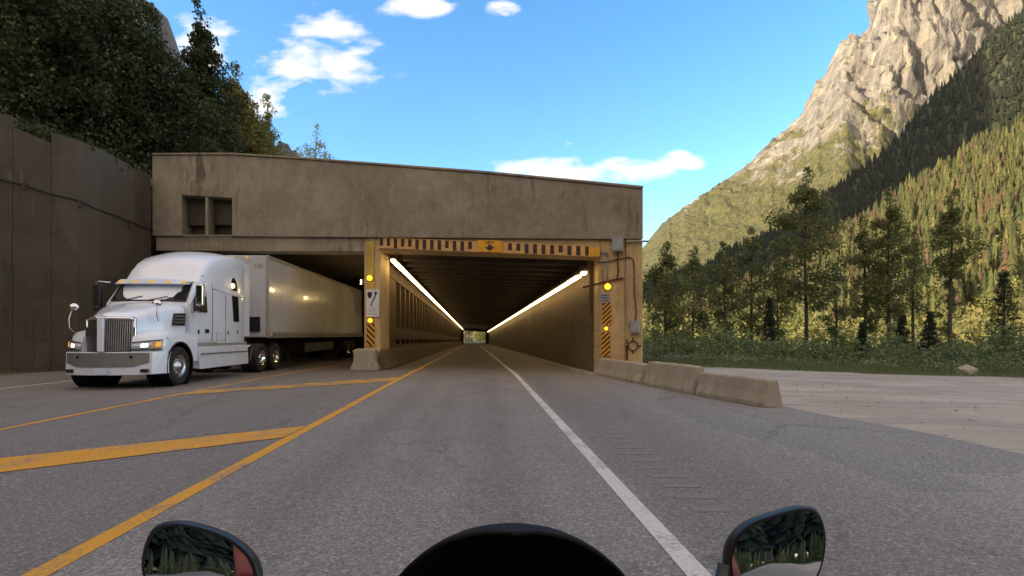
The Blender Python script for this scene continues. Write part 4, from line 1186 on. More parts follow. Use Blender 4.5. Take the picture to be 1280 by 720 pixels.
for (px, top, Y, wpx, lab, sd) in [(1255, 338, 29, 66, 'dark young spruce at the far right of the pull-out', 31), (1162, 388, 27, 34, 'small dark spruce in the bushes left of the lone thin tree', 32), (1128, 392, 29, 36, 'small spruce below the taller tree of the pair', 33), (1078, 402, 28, 26, 'tiny spruce low in the bushes under the close pair', 34), (962, 372, 33, 32, 'small narrow spruce at the foot of the tallest tree', 35)]:
    x, z, h = rt(px, top, Y); spruce('spruce_tree', x, Y, z, h, wpx / 2 / 660 * Y, lab, 'spruce', GR, sd)
for (px, top, Y, wpx, lab, sd) in [(1330, 210, 34, 70, 'tall leafy tree just beyond the right edge of view', 41), (1420, 190, 30, 80, 'broad leafy tree well beyond the right edge of view', 42)]:
    RT(px, top, Y, wpx, lab, seed=sd, base=.2, nb=36, per=60, size=.22)

# left-hand trees on the bank above the wall
GL = 'trees on the bank above the retaining wall'
def LT(px, top, Y, wpx, label, **k):
    x = (px - 640) / 660 * Y; z = max(hill_z(x, Y), 7.0) - .4; h = 1.34 + (419 - top) / 660 * Y - z
    kind = k.pop('kind', 'broadleaf_tree')
    return tree(kind, x, Y, z, h, wpx / 2 / 660 * Y, label, 'tree', GL, **k)
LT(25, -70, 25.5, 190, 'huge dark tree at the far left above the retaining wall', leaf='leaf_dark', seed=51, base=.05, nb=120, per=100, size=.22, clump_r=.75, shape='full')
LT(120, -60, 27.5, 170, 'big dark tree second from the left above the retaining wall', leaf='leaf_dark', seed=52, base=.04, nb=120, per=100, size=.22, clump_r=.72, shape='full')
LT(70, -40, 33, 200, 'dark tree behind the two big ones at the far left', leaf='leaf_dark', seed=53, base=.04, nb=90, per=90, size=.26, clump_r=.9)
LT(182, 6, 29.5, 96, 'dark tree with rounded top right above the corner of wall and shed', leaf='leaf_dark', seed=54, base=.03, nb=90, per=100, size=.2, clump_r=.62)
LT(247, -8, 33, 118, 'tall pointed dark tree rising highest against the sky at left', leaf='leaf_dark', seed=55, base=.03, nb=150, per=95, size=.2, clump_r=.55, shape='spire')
LT(222, 70, 30, 110, 'lower dark tree filling the gap left of the yellow one', leaf='leaf_dark', seed=56, base=.0, nb=70, per=95, size=.2, clump_r=.6)
LT(300, 74, 37, 124, 'tree tinted sunlit yellow behind the shed parapet', leaf='leaf_yellow', seed=57, base=.0, nb=84, per=95, size=.2, clump_r=.6, shape='spire')
LT(276, 120, 35, 70, 'green tree in front of the yellow one on the bank', leaf='leaf_mid', seed=58, base=.0, nb=50, per=95, size=.2, clump_r=.58)
LT(333, 112, 42, 66, 'small green tree at the right end of the tree bank', leaf='leaf_mid', seed=59, base=.0, nb=42, per=90, size=.2, clump_r=.6, shape='spire')
LT(322, 124, 40, 84, 'rounded olive green tree between the yellow tree and the last small tree', leaf='leaf_mid', seed=63, base=.0, nb=80, per=85, size=.2, clump_r=.62)
LT(290, 92, 38, 110, 'rounded yellowish crown just behind the shed roof corner', leaf='leaf_yellow', seed=64, base=.0, nb=80, per=80, size=.2, clump_r=.6)
LT(392, 148, 58, 56, 'thin sparse sapling standing alone behind the shed roof', leaf='leaf_mid', seed=60, base=.3, nb=36, per=50, size=.2, clump_r=.7, shape='round')
LT(372, 178, 56, 26, 'low yellow green shrub left of the lone sapling', leaf='leaf_yellow', seed=61, base=.3, nb=16, per=40, size=.22, clump_r=.5)
LT(406, 176, 62, 26, 'low sparse shrub right of the lone sapling', leaf='leaf_mid', seed=62, base=.3, nb=16, per=32, size=.22, clump_r=.5)
# undergrowth on the bank behind the wall top
L = Leaves(77); rg = random.Random(77)
for k in range(420):
    x = rg.uniform(-34, -16); Y = wall_y(x) + rg.uniform(.7, 7) if x < -17.2 else rg.uniform(25.8, 50)
    if x > cen(Y) - 16.3 and Y > 24: x = cen(Y) - 16.4 - rg.random() * 5
    L.clump((x, Y, hill_z(x, Y) + .4), rg.uniform(.5, .95), 60, .19, .9)
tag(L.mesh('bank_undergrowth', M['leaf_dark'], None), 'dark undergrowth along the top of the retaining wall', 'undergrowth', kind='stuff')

# bushes and tall weeds along the far edge of the gravel
L = Leaves(78); G = Leaves(79); rg = random.Random(78)
def edge_y(x): return max(26.3 - .56 * (x - 8.0), 17 + .6 * math.sin(x * .6)) if x > 8 else 26.3 + .2 * (8 - x)
for k in range(900):
    x = rg.uniform(4.6, 40); d = rg.random() ** .8 * 10; Y = edge_y(x) + .9 + d
    if x < 6.2 and Y < 24: continue
    hgt = (.30 + d * .22 + rg.uniform(0, .4)) * (.75 + .9 * fbm(x * .3, Y * .3, 6, 3))
    if hgt < .12: continue
    L.clump((x, Y, ground_z(x, Y) + hgt * .5), rg.uniform(.4, .8), 60, .12 + .01 * d, .5 + .45 * hgt)
tag(L.mesh('roadside_bushes', M['leaf_bush'], None), 'low green bushes massed between the gravel and the trees', 'bushes', kind='stuff')
n = 60000; rn = np.random.default_rng(5)
x = rn.uniform(4.8, 40, n); d = rn.random(n) ** 1.3 * 5.5 - .3
Y = np.array([edge_y(a) for a in x]) + d + rn.normal(0, .3, n); z = np.array([ground_z(a, b_) for a, b_ in zip(x, Y)])
patch = np.array([fbm(a * .35, b_ * .35, 2, 3) for a, b_ in zip(x, Y)]) + np.clip(d, 0, 1) * .8 > .05 
x, Y, z, d = x[patch], Y[patch], z[patch], d[patch]; n = len(x)
hgt = rn.uniform(.12, .42, n) * (.5 + np.clip(d, 0, 2) * .5); th = rn.uniform(0, 2 * PI, n); w = rn.uniform(.008, .02, n); ln = rn.normal(0, .12, (n, 2))
c = np.stack([x, Y, z], 1); dx = np.stack([np.cos(th) * w, np.sin(th) * w, np.zeros(n)], 1)
tip = c + np.stack([ln[:, 0], ln[:, 1], hgt], 1)
V = np.stack([c - dx, c + dx, tip], 1).reshape(-1, 3)
tag(np_mesh('roadside_grass', V, np.arange(3 * n).reshape(n, 3), M['leaf_grass']), 'tall grass and weeds at the far edge of the gravel', 'grass', kind='stuff')
n = 5000; f = Leaves(80)
x = rn.uniform(4.8, 34, n); Y = np.array([edge_y(a) for a in x]) + rn.random(n) * 5 + .4
for a, b_ in zip(x[:260], Y[:260]): f.clump((a, b_, ground_z(a, b_) + .5), .35, 16, .045, .6)
tm = MT('white_blossom'); tm.base((.55, .55, .48)).rough(.8)
tag(f.mesh('wildflowers', tm.m, None), 'small whitish weed flowers scattered through the roadside grass', 'flowers', kind='stuff')
# forest closing the road behind the rider (seen in the mirrors)
def back(px, t):
    x = px; return (x, -45 - 50 * t + .001 * x * x, 0 + 3 * t)
scatter('rear_thicket', lambda px, t: (px, -38 - 6 * t, 0), 900, (1.2, 4), pal_mid, 92, (-60, 90), 1.0, kinds='c', sides=9, tiers=6, label='leafy thicket along the road edge behind the motorcycle', cat='thicket')
scatter('rear_forest', back, 1600, (12, 24), pal_dark, 91, (-70, 90), 1.0, sides=9, tiers=9, label='dark forest beside the road behind the motorcycle', cat='forest')

# ================================================================ haze in the valley air
hz = bpy.data.materials.new('valley_haze'); hz.use_nodes = True; hz.node_tree.nodes.clear()
vo = hz.node_tree.nodes.new('ShaderNodeVolumePrincipled'); ho = hz.node_tree.nodes.new('ShaderNodeOutputMaterial')
vo.inputs['Color'].default_value = (.80, .88, 1, 1); vo.inputs['Density'].default_value = .000012; vo.inputs['Anisotropy'].default_value = .1
hz.node_tree.links.new(vo.outputs[0], ho.inputs['Volume'])
M['haze'] = hz
ho_ = None if 0 else MB().box((150, 150, 1200), (12200, 12200, 2440 + 400)).build('haze', hz)
tag(ho_, 'thin blue haze filling the valley air', 'haze', kind='stuff')
# ================================================================ semi truck (local: +x forward, +y its left side, z up; origin under the front axle)
TU = -9.20; TY = 14.05
truck = empty('semi_truck', (cen(TY) + TU, TY, 0), math.atan2(-1, .0606), 'white long nosed semi truck with white box trailer coming out of the left tunnel', 'truck')
def part(m, name, mat, parent=truck, **k): return m.build(name, M[mat], parent, **k)
def swp(p, hw=1.13, amt=.30, xa=-1.25, xb=.0):
    # front of the cab sweeps back towards its sides
    x, y, z = p; f = min(1, max(0, (x - xa) / (xb - xa)))
    return (x - amt * min(1.3, abs(y) / hw) ** 2 * f, y, z)
# ---- cab and sleeper shell
def ring(x, wb, zb, zw, wt, zt, crown=.10, n=5):
    # half section from the sill up over the roof, mirrored
    pts = [(wb, zb), (wb + .012, zb + .5), (wb + .01, zw)]
    for k in range(1, n + 1):
        a = k / n * PI / 2
        pts.append((wb + .01 - (wb + .01 - wt) * (1 - math.cos(a)) , zw + (zt - crown - zw) * math.sin(a)))
    for q in (.66, .33): pts.append((wt * q, zt - crown * (q ** 2)))
    half = [(x, y, z) for y, z in pts]
    return [swp(p) for p in half] + [swp((x, 0, zt))] + [swp((x, -y, z)) for (_, y, z) in reversed(half)]
secs = []
for (x, wb, zb, zw, wt, zt) in [(-.42, 1.06, 1.16, 1.95, .97, 2.22), (-.50, 1.08, 1.14, 2.10, .97, 2.36), (-.72, 1.09, 1.12, 2.30, .96, 2.62), (-.94, 1.10, 1.10, 2.42, .94, 2.86), (-1.06, 1.10, 1.10, 2.46, .94, 2.94),
                                 (-1.25, 1.10, 1.10, 2.52, .93, 3.06), (-1.45, 1.11, 1.10, 2.62, .93, 3.34), (-1.75, 1.12, 1.10, 2.80, .95, 3.62), (-2.1, 1.14, 1.10, 3.0, .98, 3.82), (-2.6, 1.155, 1.10, 3.25, 1.02, 3.98), (-3.2, 1.16, 1.10, 3.5, 1.05, 4.05), (-3.85, 1.16, 1.10, 3.6, 1.06, 4.06), (-3.92, 1.14, 1.12, 3.56, 1.03, 4.02)]:
    secs.append(ring(x, wb, zb, zw, wt, zt, .06 + .08 * min(1, max(0, (zt - 2.9)))))
part(MB().loft(secs), 'cab', 'white_body', smooth=True).modifiers.new('es', 'EDGE_SPLIT').split_angle = R(40)
# side extender behind the sleeper
for s in (1, -1):
    m = MB(); m.box((-4.12, s * 1.13, 2.55), (.42, .035, 2.5)); part(m, 'side_extender', 'white_body', bevel=.012)
# seams: thin dark grooves as separate dark strips set just proud
def sside(pts, y0, name, mat, w=.018, parent=truck, s=1):
    m = MB(); m.tube([(x, s * y, z) for (x, y, z) in pts], w, 5); return m.build(name, M[mat], parent, smooth=True)
for s in (1, -1):
    sside([(-1.78, 1.135, 1.15), (-1.80, 1.14, 2.75), (-1.72, 1.08, 3.15)], 0, 'seam', 'grey_trim', .011, s=s)
    sside([(-1.80, 1.14, 2.74), (-2.6, 1.162, 2.66), (-3.9, 1.172, 2.60)], 0, 'seam', 'grey_trim', .010, s=s)
    sside([(-1.35, 1.04, 3.06), (-2.0, 1.08, 3.30), (-2.9, 1.14, 3.30), (-3.9, 1.16, 3.26)], 0, 'seam', 'grey_trim', .010, s=s)
    sside([(-2.55, 1.163, 1.14), (-2.55, 1.176, 2.6)], 0, 'seam', 'grey_trim', .008, s=s)
# ---- windscreen
def ws(u, v):   # u across -1..1, v up 0..1
    x = -.475 - .50 * v; z = 2.285 + .535 * v; p = swp((x, u * (.99 - .04 * v), z)); n = Vector((.73, 0, .68)) * .018
    return (p[0] + n.x, p[1], p[2] + n.z)
m = MB(); m.grid(ws, [-1 + 2 * i / 20 for i in range(21)], [i / 6 for i in range(7)])
wsg = part(m, 'windscreen', 'windscreen', smooth=True)
fr = MB(); edge = [ws(-1 + 2 * i / 20, 0) for i in range(21)]; fr.tube(edge, .022, 6)
edge2 = [ws(-1 + 2 * i / 20, 1) for i in range(21)]; fr.tube(edge2, .022, 6)
for u in (-1, 1): fr.tube([ws(u, i / 6) for i in range(7)], .026, 6)
part(fr, 'windscreen_seal', 'black', smooth=True)
for u0 in (-.55, .12):
    wm = MB(); a = ws(u0, .02); c = ws(u0 + .42, .22); wm.tube([(a[0] + .05, a[1], a[2]), (c[0] + .03, c[1], c[2] + .01)], .012, 5); part(wm, 'wiper', 'black')
# ---- sun visor with five amber lamps
def vis(u, v):
    p = swp((-.76 + .02 * v - .16 * (1 - v), u * 1.0, 2.82 + .12 * (1 - v))); return p
m = MB()
sv_ = []
for i in range(17):
    u = -1 + i / 8; a = swp((-.66, u * 1.0, 2.79)); c = swp((-.93, u * .99, 2.93)); d = swp((-.96, u * .99, 2.88)); e = swp((-.68, u * 1.0, 2.765)); sv_.append([a, c, d, e])
m.loft(sv_); part(m, 'sun_visor', 'white_body', bevel=.006)
for u in (-.85, -.45, 0, .45, .85):
    p = swp((-.72, u, 2.845)); mm_ = MB(); mm_.box((p[0], p[1], p[2]), (.08, .13, .045)); part(mm_, 'marker_lamp', 'amber_lit', bevel=.012)
# ---- hood
def nose(p):   # V-shaped nose
    x, y, z = p; f = min(1, max(0, (x - .2) / .95)); return (x - .42 * min(1.2, abs(y) / .62) ** 1.25 * f, y, z)
secs = []
for (x, w, zt, zs, zb) in [(1.17, .53, 1.80, 1.72, .92), (1.10, .57, 1.86, 1.77, .92), (.8, .66, 1.94, 1.84, 1.0), (.4, .78, 2.05, 1.93, 1.05), (.0, .90, 2.15, 2.02, 1.10), (-.35, .99, 2.23, 2.08, 1.10), (-.5, 1.02, 2.26, 2.1, 1.10)]:
    pts = [(w + .02, zb), (w + .02, (zb + zs) / 2), (w, zs - .06), (w * .94, zs + .01), (w * .82, zs + (zt - zs) * .55), (w * .5, zs + (zt - zs) * .9), (w * .2, zt)]
    half = [(x, y, z) for y, z in pts]
    secs.append([nose(p) for p in half] + [nose((x, 0, zt + .012))] + [nose((x, -y, z)) for (_, y, z) in reversed(half)])
o = part(MB().loft(secs), 'hood', 'white_body', smooth=True); o.modifiers.new('es', 'EDGE_SPLIT').split_angle = R(38)
# ---- grille: two slanted halves of vertical bars with a chrome surround and white centre spine
for s in (1, -1):
    def gp(t, z, off): # t 0 centre..1 edge
        y = .075 + .47 * t; x = 1.245 - .42 * (y / .62) ** 1.25 - .02 + (1.80 - z) * .05
        return Vector((x + off, s * y, z))
    back_ = MB(); back_.grid(lambda t, z: gp(t, z, -.015), [0, .25, .5, .75, 1], [.93, 1.72]); g = part(back_, 'grille', 'black')
    bars = MB()
    for k in range(13):
        t = (k + .5) / 13; w = .010
        a0, a1 = gp(t - .016, .95, .0), gp(t + .016, .95, .0); b0, b1 = gp(t - .016, 1.71, .0), gp(t + .016, 1.71, .0)
        o_ = Vector((.03, 0, 0)); bars.hexa([a0, a1, a1 + o_, a0 + o_, b0, b1, b1 + o_, b0 + o_])
    bars.build('grille_bars', M['alu'], g)
    fr = MB()
    def pathtube(pts, r): fr.tube(pts, r, 8)
    top = [gp(t / 6 * 1.06 - .03, 1.755, .015) for t in range(7)]; pathtube(top, .042)
    pathtube([gp(1.04, z, .01) for z in (1.76, 1.5, 1.2, .93)], .04)
    fr.build('grille_surround', M['chrome'], g, smooth=True)
sp = MB(); sp.box((1.235, 0, 1.36), (.10, .15, .86)); part(sp, 'grille_spine', 'white_body', bevel=.03, seg=3)
# ---- fenders with wheel arches
for s in (1, -1):
    ar = .62; zc = .53
    outl = [(1.02, .92), (1.06, 1.10), (.98, 1.30), (.70, 1.44), (.3, 1.50), (-.2, 1.47), (-.55, 1.42), (-.86, 1.38), (-.86, .60), (-.60, .60)]
    arc = [(ar * math.cos(a), zc + ar * math.sin(a)) for a in [R(d) for d in range(170, 36, -11)]]
    prof = outl[:-1] + [(x, z) for x, z in arc if z > .55] + [(.62, .92)]
    def layer(y, k, drop):
        r = []
        for (x, z) in prof:
            zz = z - drop * max(0, (z - 1.15)) ; xx = x - (.10 * drop * 2 if x > .8 else 0) ; 
            xx2 = xx - .42 * max(0, (y - .6) / .6) ** 1.6 * max(0, min(1, (x - .5) / .5))
            r.append((xx2, s * y, zz))
        return r
    secs = [layer(.58, 0, 0), layer(.90, 0, 0), layer(1.06, 0, .12), layer(1.15, 0, .38), layer(1.18, 0, .66)]
    o = part(MB().loft(secs), 'fender', 'white_body', smooth=True); o.modifiers.new('es', 'EDGE_SPLIT').split_angle = R(32)
    lip = MB(); lip.tube([(ar * 1.0 * math.cos(a), s * 1.175, zc + ar * math.sin(a)) for a in [R(d) for d in range(172, 34, -8)]], .028, 6); part(lip, 'arch_lip', 'black', smooth=True)
    inner = MB(); inner.lathe([(.60, -.28), (.60, .28)], (0, s * .92, zc), 'y', 30); part(inner, 'wheel_well', 'matt_black')
    # headlight
    def hl(t, v):  # t 0 inner ..1 outer wrapping round
        y = .60 + .54 * t; x = 1.075 - .42 * max(0, (y - .6) / .6) ** 1.6 - .03 * v; z = .99 + .20 * v * (1 - .25 * (1 - t)) + .015 * t
        return (x + .012, s * y, z)
    h = MB().grid(hl, [i / 10 for i in range(11)], [0, .5, 1]); hh = part(h, 'headlight', 'lens', smooth=True, thick=.02)
    for (t0, t1, v0, v1, nm, mt_) in ((.36, .58, .28, .74, 'lamp', 'head_lit'), (.80, .97, .25, .85, 'turn_signal', 'amber_lit'), (.70, .98, .12, .95, 'amber_lens', 'amber_lens')):
        q = MB().grid(lambda t, v: (lambda p: (p[0] + (.012 if nm != 'amber_lens' else .006), p[1], p[2]))(hl(t, v)), [t0 + (t1 - t0) * i / 4 for i in range(5)], [v0, (v0 + v1) / 2, v1]); q.build(nm, M[mt_], hh, smooth=True)
    b_ = MB(); b_.tube([hl(i / 10, -.12) for i in range(11)], .016, 5); b_.tube([hl(i / 10, 1.1) for i in range(11)], .014, 5); b_.build('bezel', M['black'], hh, smooth=True)
    # side air intake with louvres
    iy = s * 1.035
    i_ = MB(); i_.hexa([(-.05, s * .90, 1.60), (-.46, s * .985, 1.60), (-.46, s * 1.06, 1.60), (-.02, s * 1.0, 1.60), (-.13, s * .90, 1.93), (-.50, s * .985, 1.95), (-.50, s * 1.06, 1.95), (-.12, s * .99, 1.93)])
    it = part(i_, 'air_intake', 'black', bevel=.01)
    for k in range(3):
        z = 1.68 + .085 * k; lv = MB(); lv.hexa([(-.06 - .02 * k, s * 1.0, z), (-.47, s * 1.062, z), (-.47, s * 1.085, z - .01), (-.06 - .02 * k, s * 1.025, z - .01), (-.07 - .02 * k, s * .99, z + .03), (-.47, s * 1.05, z + .03), (-.47, s * 1.06, z + .025), (-.07 - .02 * k, s * 1.0, z + .025)])
        lv.build('louvre', M['grey_trim'], it)
    # hood mirror on a curved stalk
    hm = MB(); hm.tube([(.86, s * .90, 1.42), (.90, s * .98, 1.52), (.86, s * 1.02, 1.75), (.78, s * 1.0, 2.0)] if s < 0 else [(.42, s * .86, 1.70), (.52, s * .88, 1.88), (.48, s * .86, 2.06), (.40, s * .82, 2.14)], .014, 6)
    hmo = part(hm, 'hood_mirror', 'alu', smooth=True)
    c_ = (.76, s * .99, 2.05) if s < 0 else (.40, s * .80, 2.17)
    b2 = MB().lathe([(0, -.07), (.07, -.05), (.115, .0), (.12, .035), (0, .04)], (0, 0, 0), 'x', 18); ob = b2.build('mirror_head', M['chrome'], hmo, smooth=True); ob.location = c_; ob.rotation_euler = (0, R(-8), R(180)); ob.scale = (1, 1, .8)
    # door
    dm = MB(); yb = 1.118
    dpoly = [(-.60, 1.20), (-1.70, 1.20), (-1.70, 2.62), (-1.55, 2.78), (-1.04, 2.72), (-.74, 2.36), (-.60, 2.22)]
    def yside(x, z): 
        return 1.125 - max(0, z - 2.35) * .14 - (.02 if x > -.9 else 0)
    n = len(dpoly); dm.v = [(x, s * (yside(x, z) - .03), z) for x, z in dpoly] + [(x, s * (yside(x, z) + .012), z) for x, z in dpoly]
    dm.f = [tuple(range(n)), tuple(reversed(range(n, 2 * n)))] + [(i, i + n, (i + 1) % n + n, (i + 1) % n) for i in range(n)]
    door = part(dm, 'door', 'white_body', bevel=.008)
    def ypoly(poly, y_off, th, nm, mat, parent):
        m_ = MB(); n = len(poly); m_.v = [(x, s * (yside(x, z) + y_off), z) for x, z in poly] + [(x, s * (yside(x, z) + y_off + th), z) for x, z in poly]
        m_.f = [tuple(range(n)), tuple(reversed(range(n, 2 * n)))] + [(i, i + n, (i + 1) % n + n, (i + 1) % n) for i in range(n)]
        return m_.build(nm, M[mat], parent, bevel=.004)
    ypoly([(-.80, 2.02), (-1.46, 2.02), (-1.46, 2.64), (-1.06, 2.62), (-.80, 2.34)], .013, .012, 'window', 'dark_glass', door)
    fr = MB(); loop = [(-.80, 2.02), (-1.46, 2.02), (-1.46, 2.64), (-1.06, 2.62), (-.80, 2.34), (-.80, 2.02)]
    fr.tube([(x, s * (yside(x, z) + .02), z) for x, z in loop], .018, 5); fr.build('window_frame', M['black'], door)
    hb = MB(); hb.box((-1.48, s * (yb + .035), 1.46), (.16, .03, .07)); hb.box((-1.48, s * (yb + .02), 1.46), (.2, .012, .12)); hb.build('handle', M['black'], door, bevel=.006)
    v2 = MB(); v2.box((-1.02, s * (yb + .02), 1.44), (.05, .02, .12)); v2.build('latch', M['black'], door)
    # large side mirror on its arm
    mm_ = MB(); mm_.tube([(-.62, s * 1.02, 2.80), (-.58, s * 1.30, 2.82), (-.60, s * 1.37, 2.80), (-.60, s * 1.37, 2.02), (-.66, s * 1.10, 1.98)], .018, 6)
    mo = part(mm_, 'side_mirror', 'chrome', smooth=True)
    MB().box((-.64, s * 1.37, 2.46), (.14, .20, .62)).build('mirror_housing', M['chrome' if s > 0 else 'black'], mo, bevel=.04, seg=3)
    MB().box((-.64, s * 1.37, 2.08), (.12, .18, .16)).build('convex_mirror', M['black'], mo, bevel=.04, seg=3)
    # sleeper windows
    def spoly(poly, nm):
        m_ = MB(); n = len(poly); m_.v = [(x, s * 1.150, z) for x, z in poly] + [(x, s * (1.186 - .03 * max(0, z - 2.7)), z) for x, z in poly]
        m_.f = [tuple(range(n)), tuple(reversed(range(n, 2 * n)))] + [(i, i + n, (i + 1) % n + n, (i + 1) % n) for i in range(n)]
        return part(m_, nm, 'dark_glass', bevel=.006)
    spoly([(-2.92, 2.80), (-3.28, 2.78), (-3.34, 2.90), (-3.28, 3.12), (-3.12, 3.22), (-2.98, 3.18), (-2.90, 3.0)], 'sleeper_window')
    spoly([(-3.08, 1.78), (-3.46, 1.78), (-3.40, 2.60), (-2.96, 2.62)], 'sleeper_window')
    for (x, z) in ((-3.36, 1.45), (-2.7, 1.42)):
        lt = MB(); lt.box((x, s * 1.178, z), (.05, .012, .10)); part(lt, 'latch', 'black')
    hd = MB(); hd.box((-2.25, s * 1.165, 1.32), (.52, .02, .26)); part(hd, 'locker_door', 'white_body', bevel=.006)
    # side skirt fairings
    f1 = MB(); f1.hexa([(-.88, s * .80, .42), (-4.10, s * .80, .42), (-4.10, s * 1.22, .36), (-1.02, s * 1.20, .36), (-.88, s * .80, 1.02), (-4.10, s * .80, 1.02), (-4.10, s * 1.19, 1.02), (-.88, s * 1.17, 1.02)])
    sk = part(f1, 'side_skirt', 'white_lower', bevel=.03, seg=3)
    st = MB(); st.box((-2.5, s * 1.215, .80), (3.0, .02, .03)); st.build('skirt_groove', M['grey_trim'], sk)
    sb_ = MB(); sb_.hexa([(-.86, s * .8, 1.03), (-4.08, s * .8, 1.03), (-4.08, s * 1.165, 1.03), (-.86, s * 1.15, 1.03), (-.86, s * .8, 1.13), (-4.08, s * .8, 1.13), (-4.08, s * 1.15, 1.13), (-.86, s * 1.13, 1.13)])
    part(sb_, 'trim_strip', 'silver_strip')
    # quarter fender bracket behind the skirt
    qf = MB(); qf.tube([(-4.15, s * 1.16, .95), (-4.45, s * 1.16, 1.0), (-4.55, s * 1.14, .9), (-4.42, s * 1.12, .45)], .03, 6); part(qf, 'step_bracket', 'chrome', smooth=True)
# ---- bumper
def bmp(y, z, off=0): return (1.24 - .30 * (abs(y) / 1.05) ** 1.6 - (.38 * max(0, (abs(y) - 1.0) / .2) if abs(y) > 1.0 else 0) + off - .06 * (.9 - z) * 0, y, z)
ysb = [-1.17, -1.14, -1.1, -1.0, -.8, -.55, -.3, 0, .3, .55, .8, 1.0, 1.1, 1.14, 1.17]
m = MB(); secs = []
for y in ysb:
    a = bmp(y, .34, -.04); b_ = bmp(y, .60); c = bmp(y, .925, -.02)
    secs.append([(a[0], y, .36), (b_[0], y, .58), (c[0], y, .93), (c[0] - .22, y * .97, .93), (a[0] - .22, y * .97, .36)])
m.loft(secs); o = part(m, 'bumper', 'white_body', smooth=True, bevel=.0); o.modifiers.new('es', 'EDGE_SPLIT').split_angle = R(35)
for s in (1, -1):
    m = MB(); m.hexa([(.98, s * 1.02, .36), (.52, s * 1.20, .36), (.48, s * 1.0, .36), (.8, s * .9, .36), (.95, s * 1.02, .93), (.60, s * 1.18, .93), (.6, s * 1.0, .93), (.8, s * .9, .93)])
    part(m, 'bumper_corner', 'white_body', bevel=.02)
m = MB(); secs = []
for i in range(21):
    y = -.98 + 1.96 * i / 20; k = abs(y) / .98
    zb_ = .56 + (.10 * max(0, (k - .7) / .3)); zt_ = .905
    a = bmp(y, zb_, .012); secs.append([(a[0] + .004, y, zb_), (a[0] - .002, y, zt_), (a[0] - .03, y, zt_), (a[0] - .03, y, zb_)])
m.loft(secs); bc = part(m, 'bumper_centre', 'alu', smooth=True); bc.modifiers.new('es', 'EDGE_SPLIT').split_angle = R(35)
for y in (-.62, .62):
    th = MB(); th.lathe([(0, .0), (.04, .0), (.045, -.02)], (0, 0, 0), 'x', 14); q = th.build('tow_hole', M['black'], truck); q.location = (bmp(y, .8)[0] + .022, y, .80)
fl = MB()
for s in (1, -1):
    p = bmp(s * .88, .46, .0); f_ = MB().box((p[0] + .0, p[1], .46), (.06, .18, .085)); part(f_, 'fog_lamp', 'black', bevel=.01)
pl = MB(); p = bmp(0, .43); pl.box((p[0] + .03, -.0, .46), (.012, .31, .16)); plt = part(pl, 'licence_plate', 'plate', bevel=.004)
# ---- wheels
def wheel(x, y, s, r=.52, w=.28, deep=False, parent=truck):
    wh = bpy.data.objects.new('wheel', None); COL.objects.link(wh); wh.parent = parent; wh.location = (x, y, r)
    ws_ = w / 2
    MB().lathe([(r * .56, -ws_ * .8), (r * .60, -ws_), (r * .86, -ws_ * 1.05), (r * .97, -ws_ * .86), (r, -ws_ * .6), (r * .988, -ws_ * .57), (r, -ws_ * .5), (r, -ws_ * .1), (r * .985, -ws_ * .06), (r * .985, ws_ * .06), (r, ws_ * .1), (r, ws_ * .5), (r * .988, ws_ * .57), (r, ws_ * .6), (r * .97, ws_ * .86), (r * .86, ws_ * 1.05), (r * .60, ws_), (r * .56, ws_ * .8)], (0, 0, 0), 'y', 44).build('tyre', M['rubber'], wh, smooth=True)
    o_ = ws_ * s
    if not deep:
        MB().lathe([(r * .58, o_ * .95), (r * .52, o_ * .95), (r * .50, o_ * .55), (r * .30, o_ * .62), (r * .27, o_ * .95), (r * .20, o_ * 1.0), (r * .18, o_ * 1.35), (0, o_ * 1.4)], (0, 0, 0), 'y', 40).build('rim', M['alu'], wh, smooth=True)
        lug = MB()
        for k in range(10):
            a = 2 * PI * k / 10; lug.lathe([(0, o_ * .85), (.02, o_ * .85), (.02, o_ * .6)], (r * .35 * math.cos(a), 0, r * .35 * math.sin(a)), 'y', 8)
        lug.build('lug_nuts', M['chrome'], wh)
        hol = MB()
        for k in range(10):
            a = 2 * PI * (k + .5) / 10; hol.lathe([(0, o_ * .60), (.032, o_ * .595), (.032, o_ * .5)], (r * .44 * math.cos(a), 0, r * .44 * math.sin(a)), 'y', 10)
        hol.build('hand_holes', M['matt_black'], wh)
    else:
        MB().lathe([(r * .58, o_ * .95), (r * .52, o_ * .95), (r * .49, -o_ * .1), (r * .28, -o_ * .2), (r * .25, o_ * .5), (r * .14, o_ * .75), (0, o_ * .78)], (0, 0, 0), 'y', 36).build('rim', M['chrome'], wh, smooth=True)
    return wh
for s in (1, -1):
    wheel(0, s * 1.03, s)
    for x in (-5.28, -6.62):
        wheel(x, s * 1.06, s, deep=True); wheel(x, s * .74, s, deep=True)
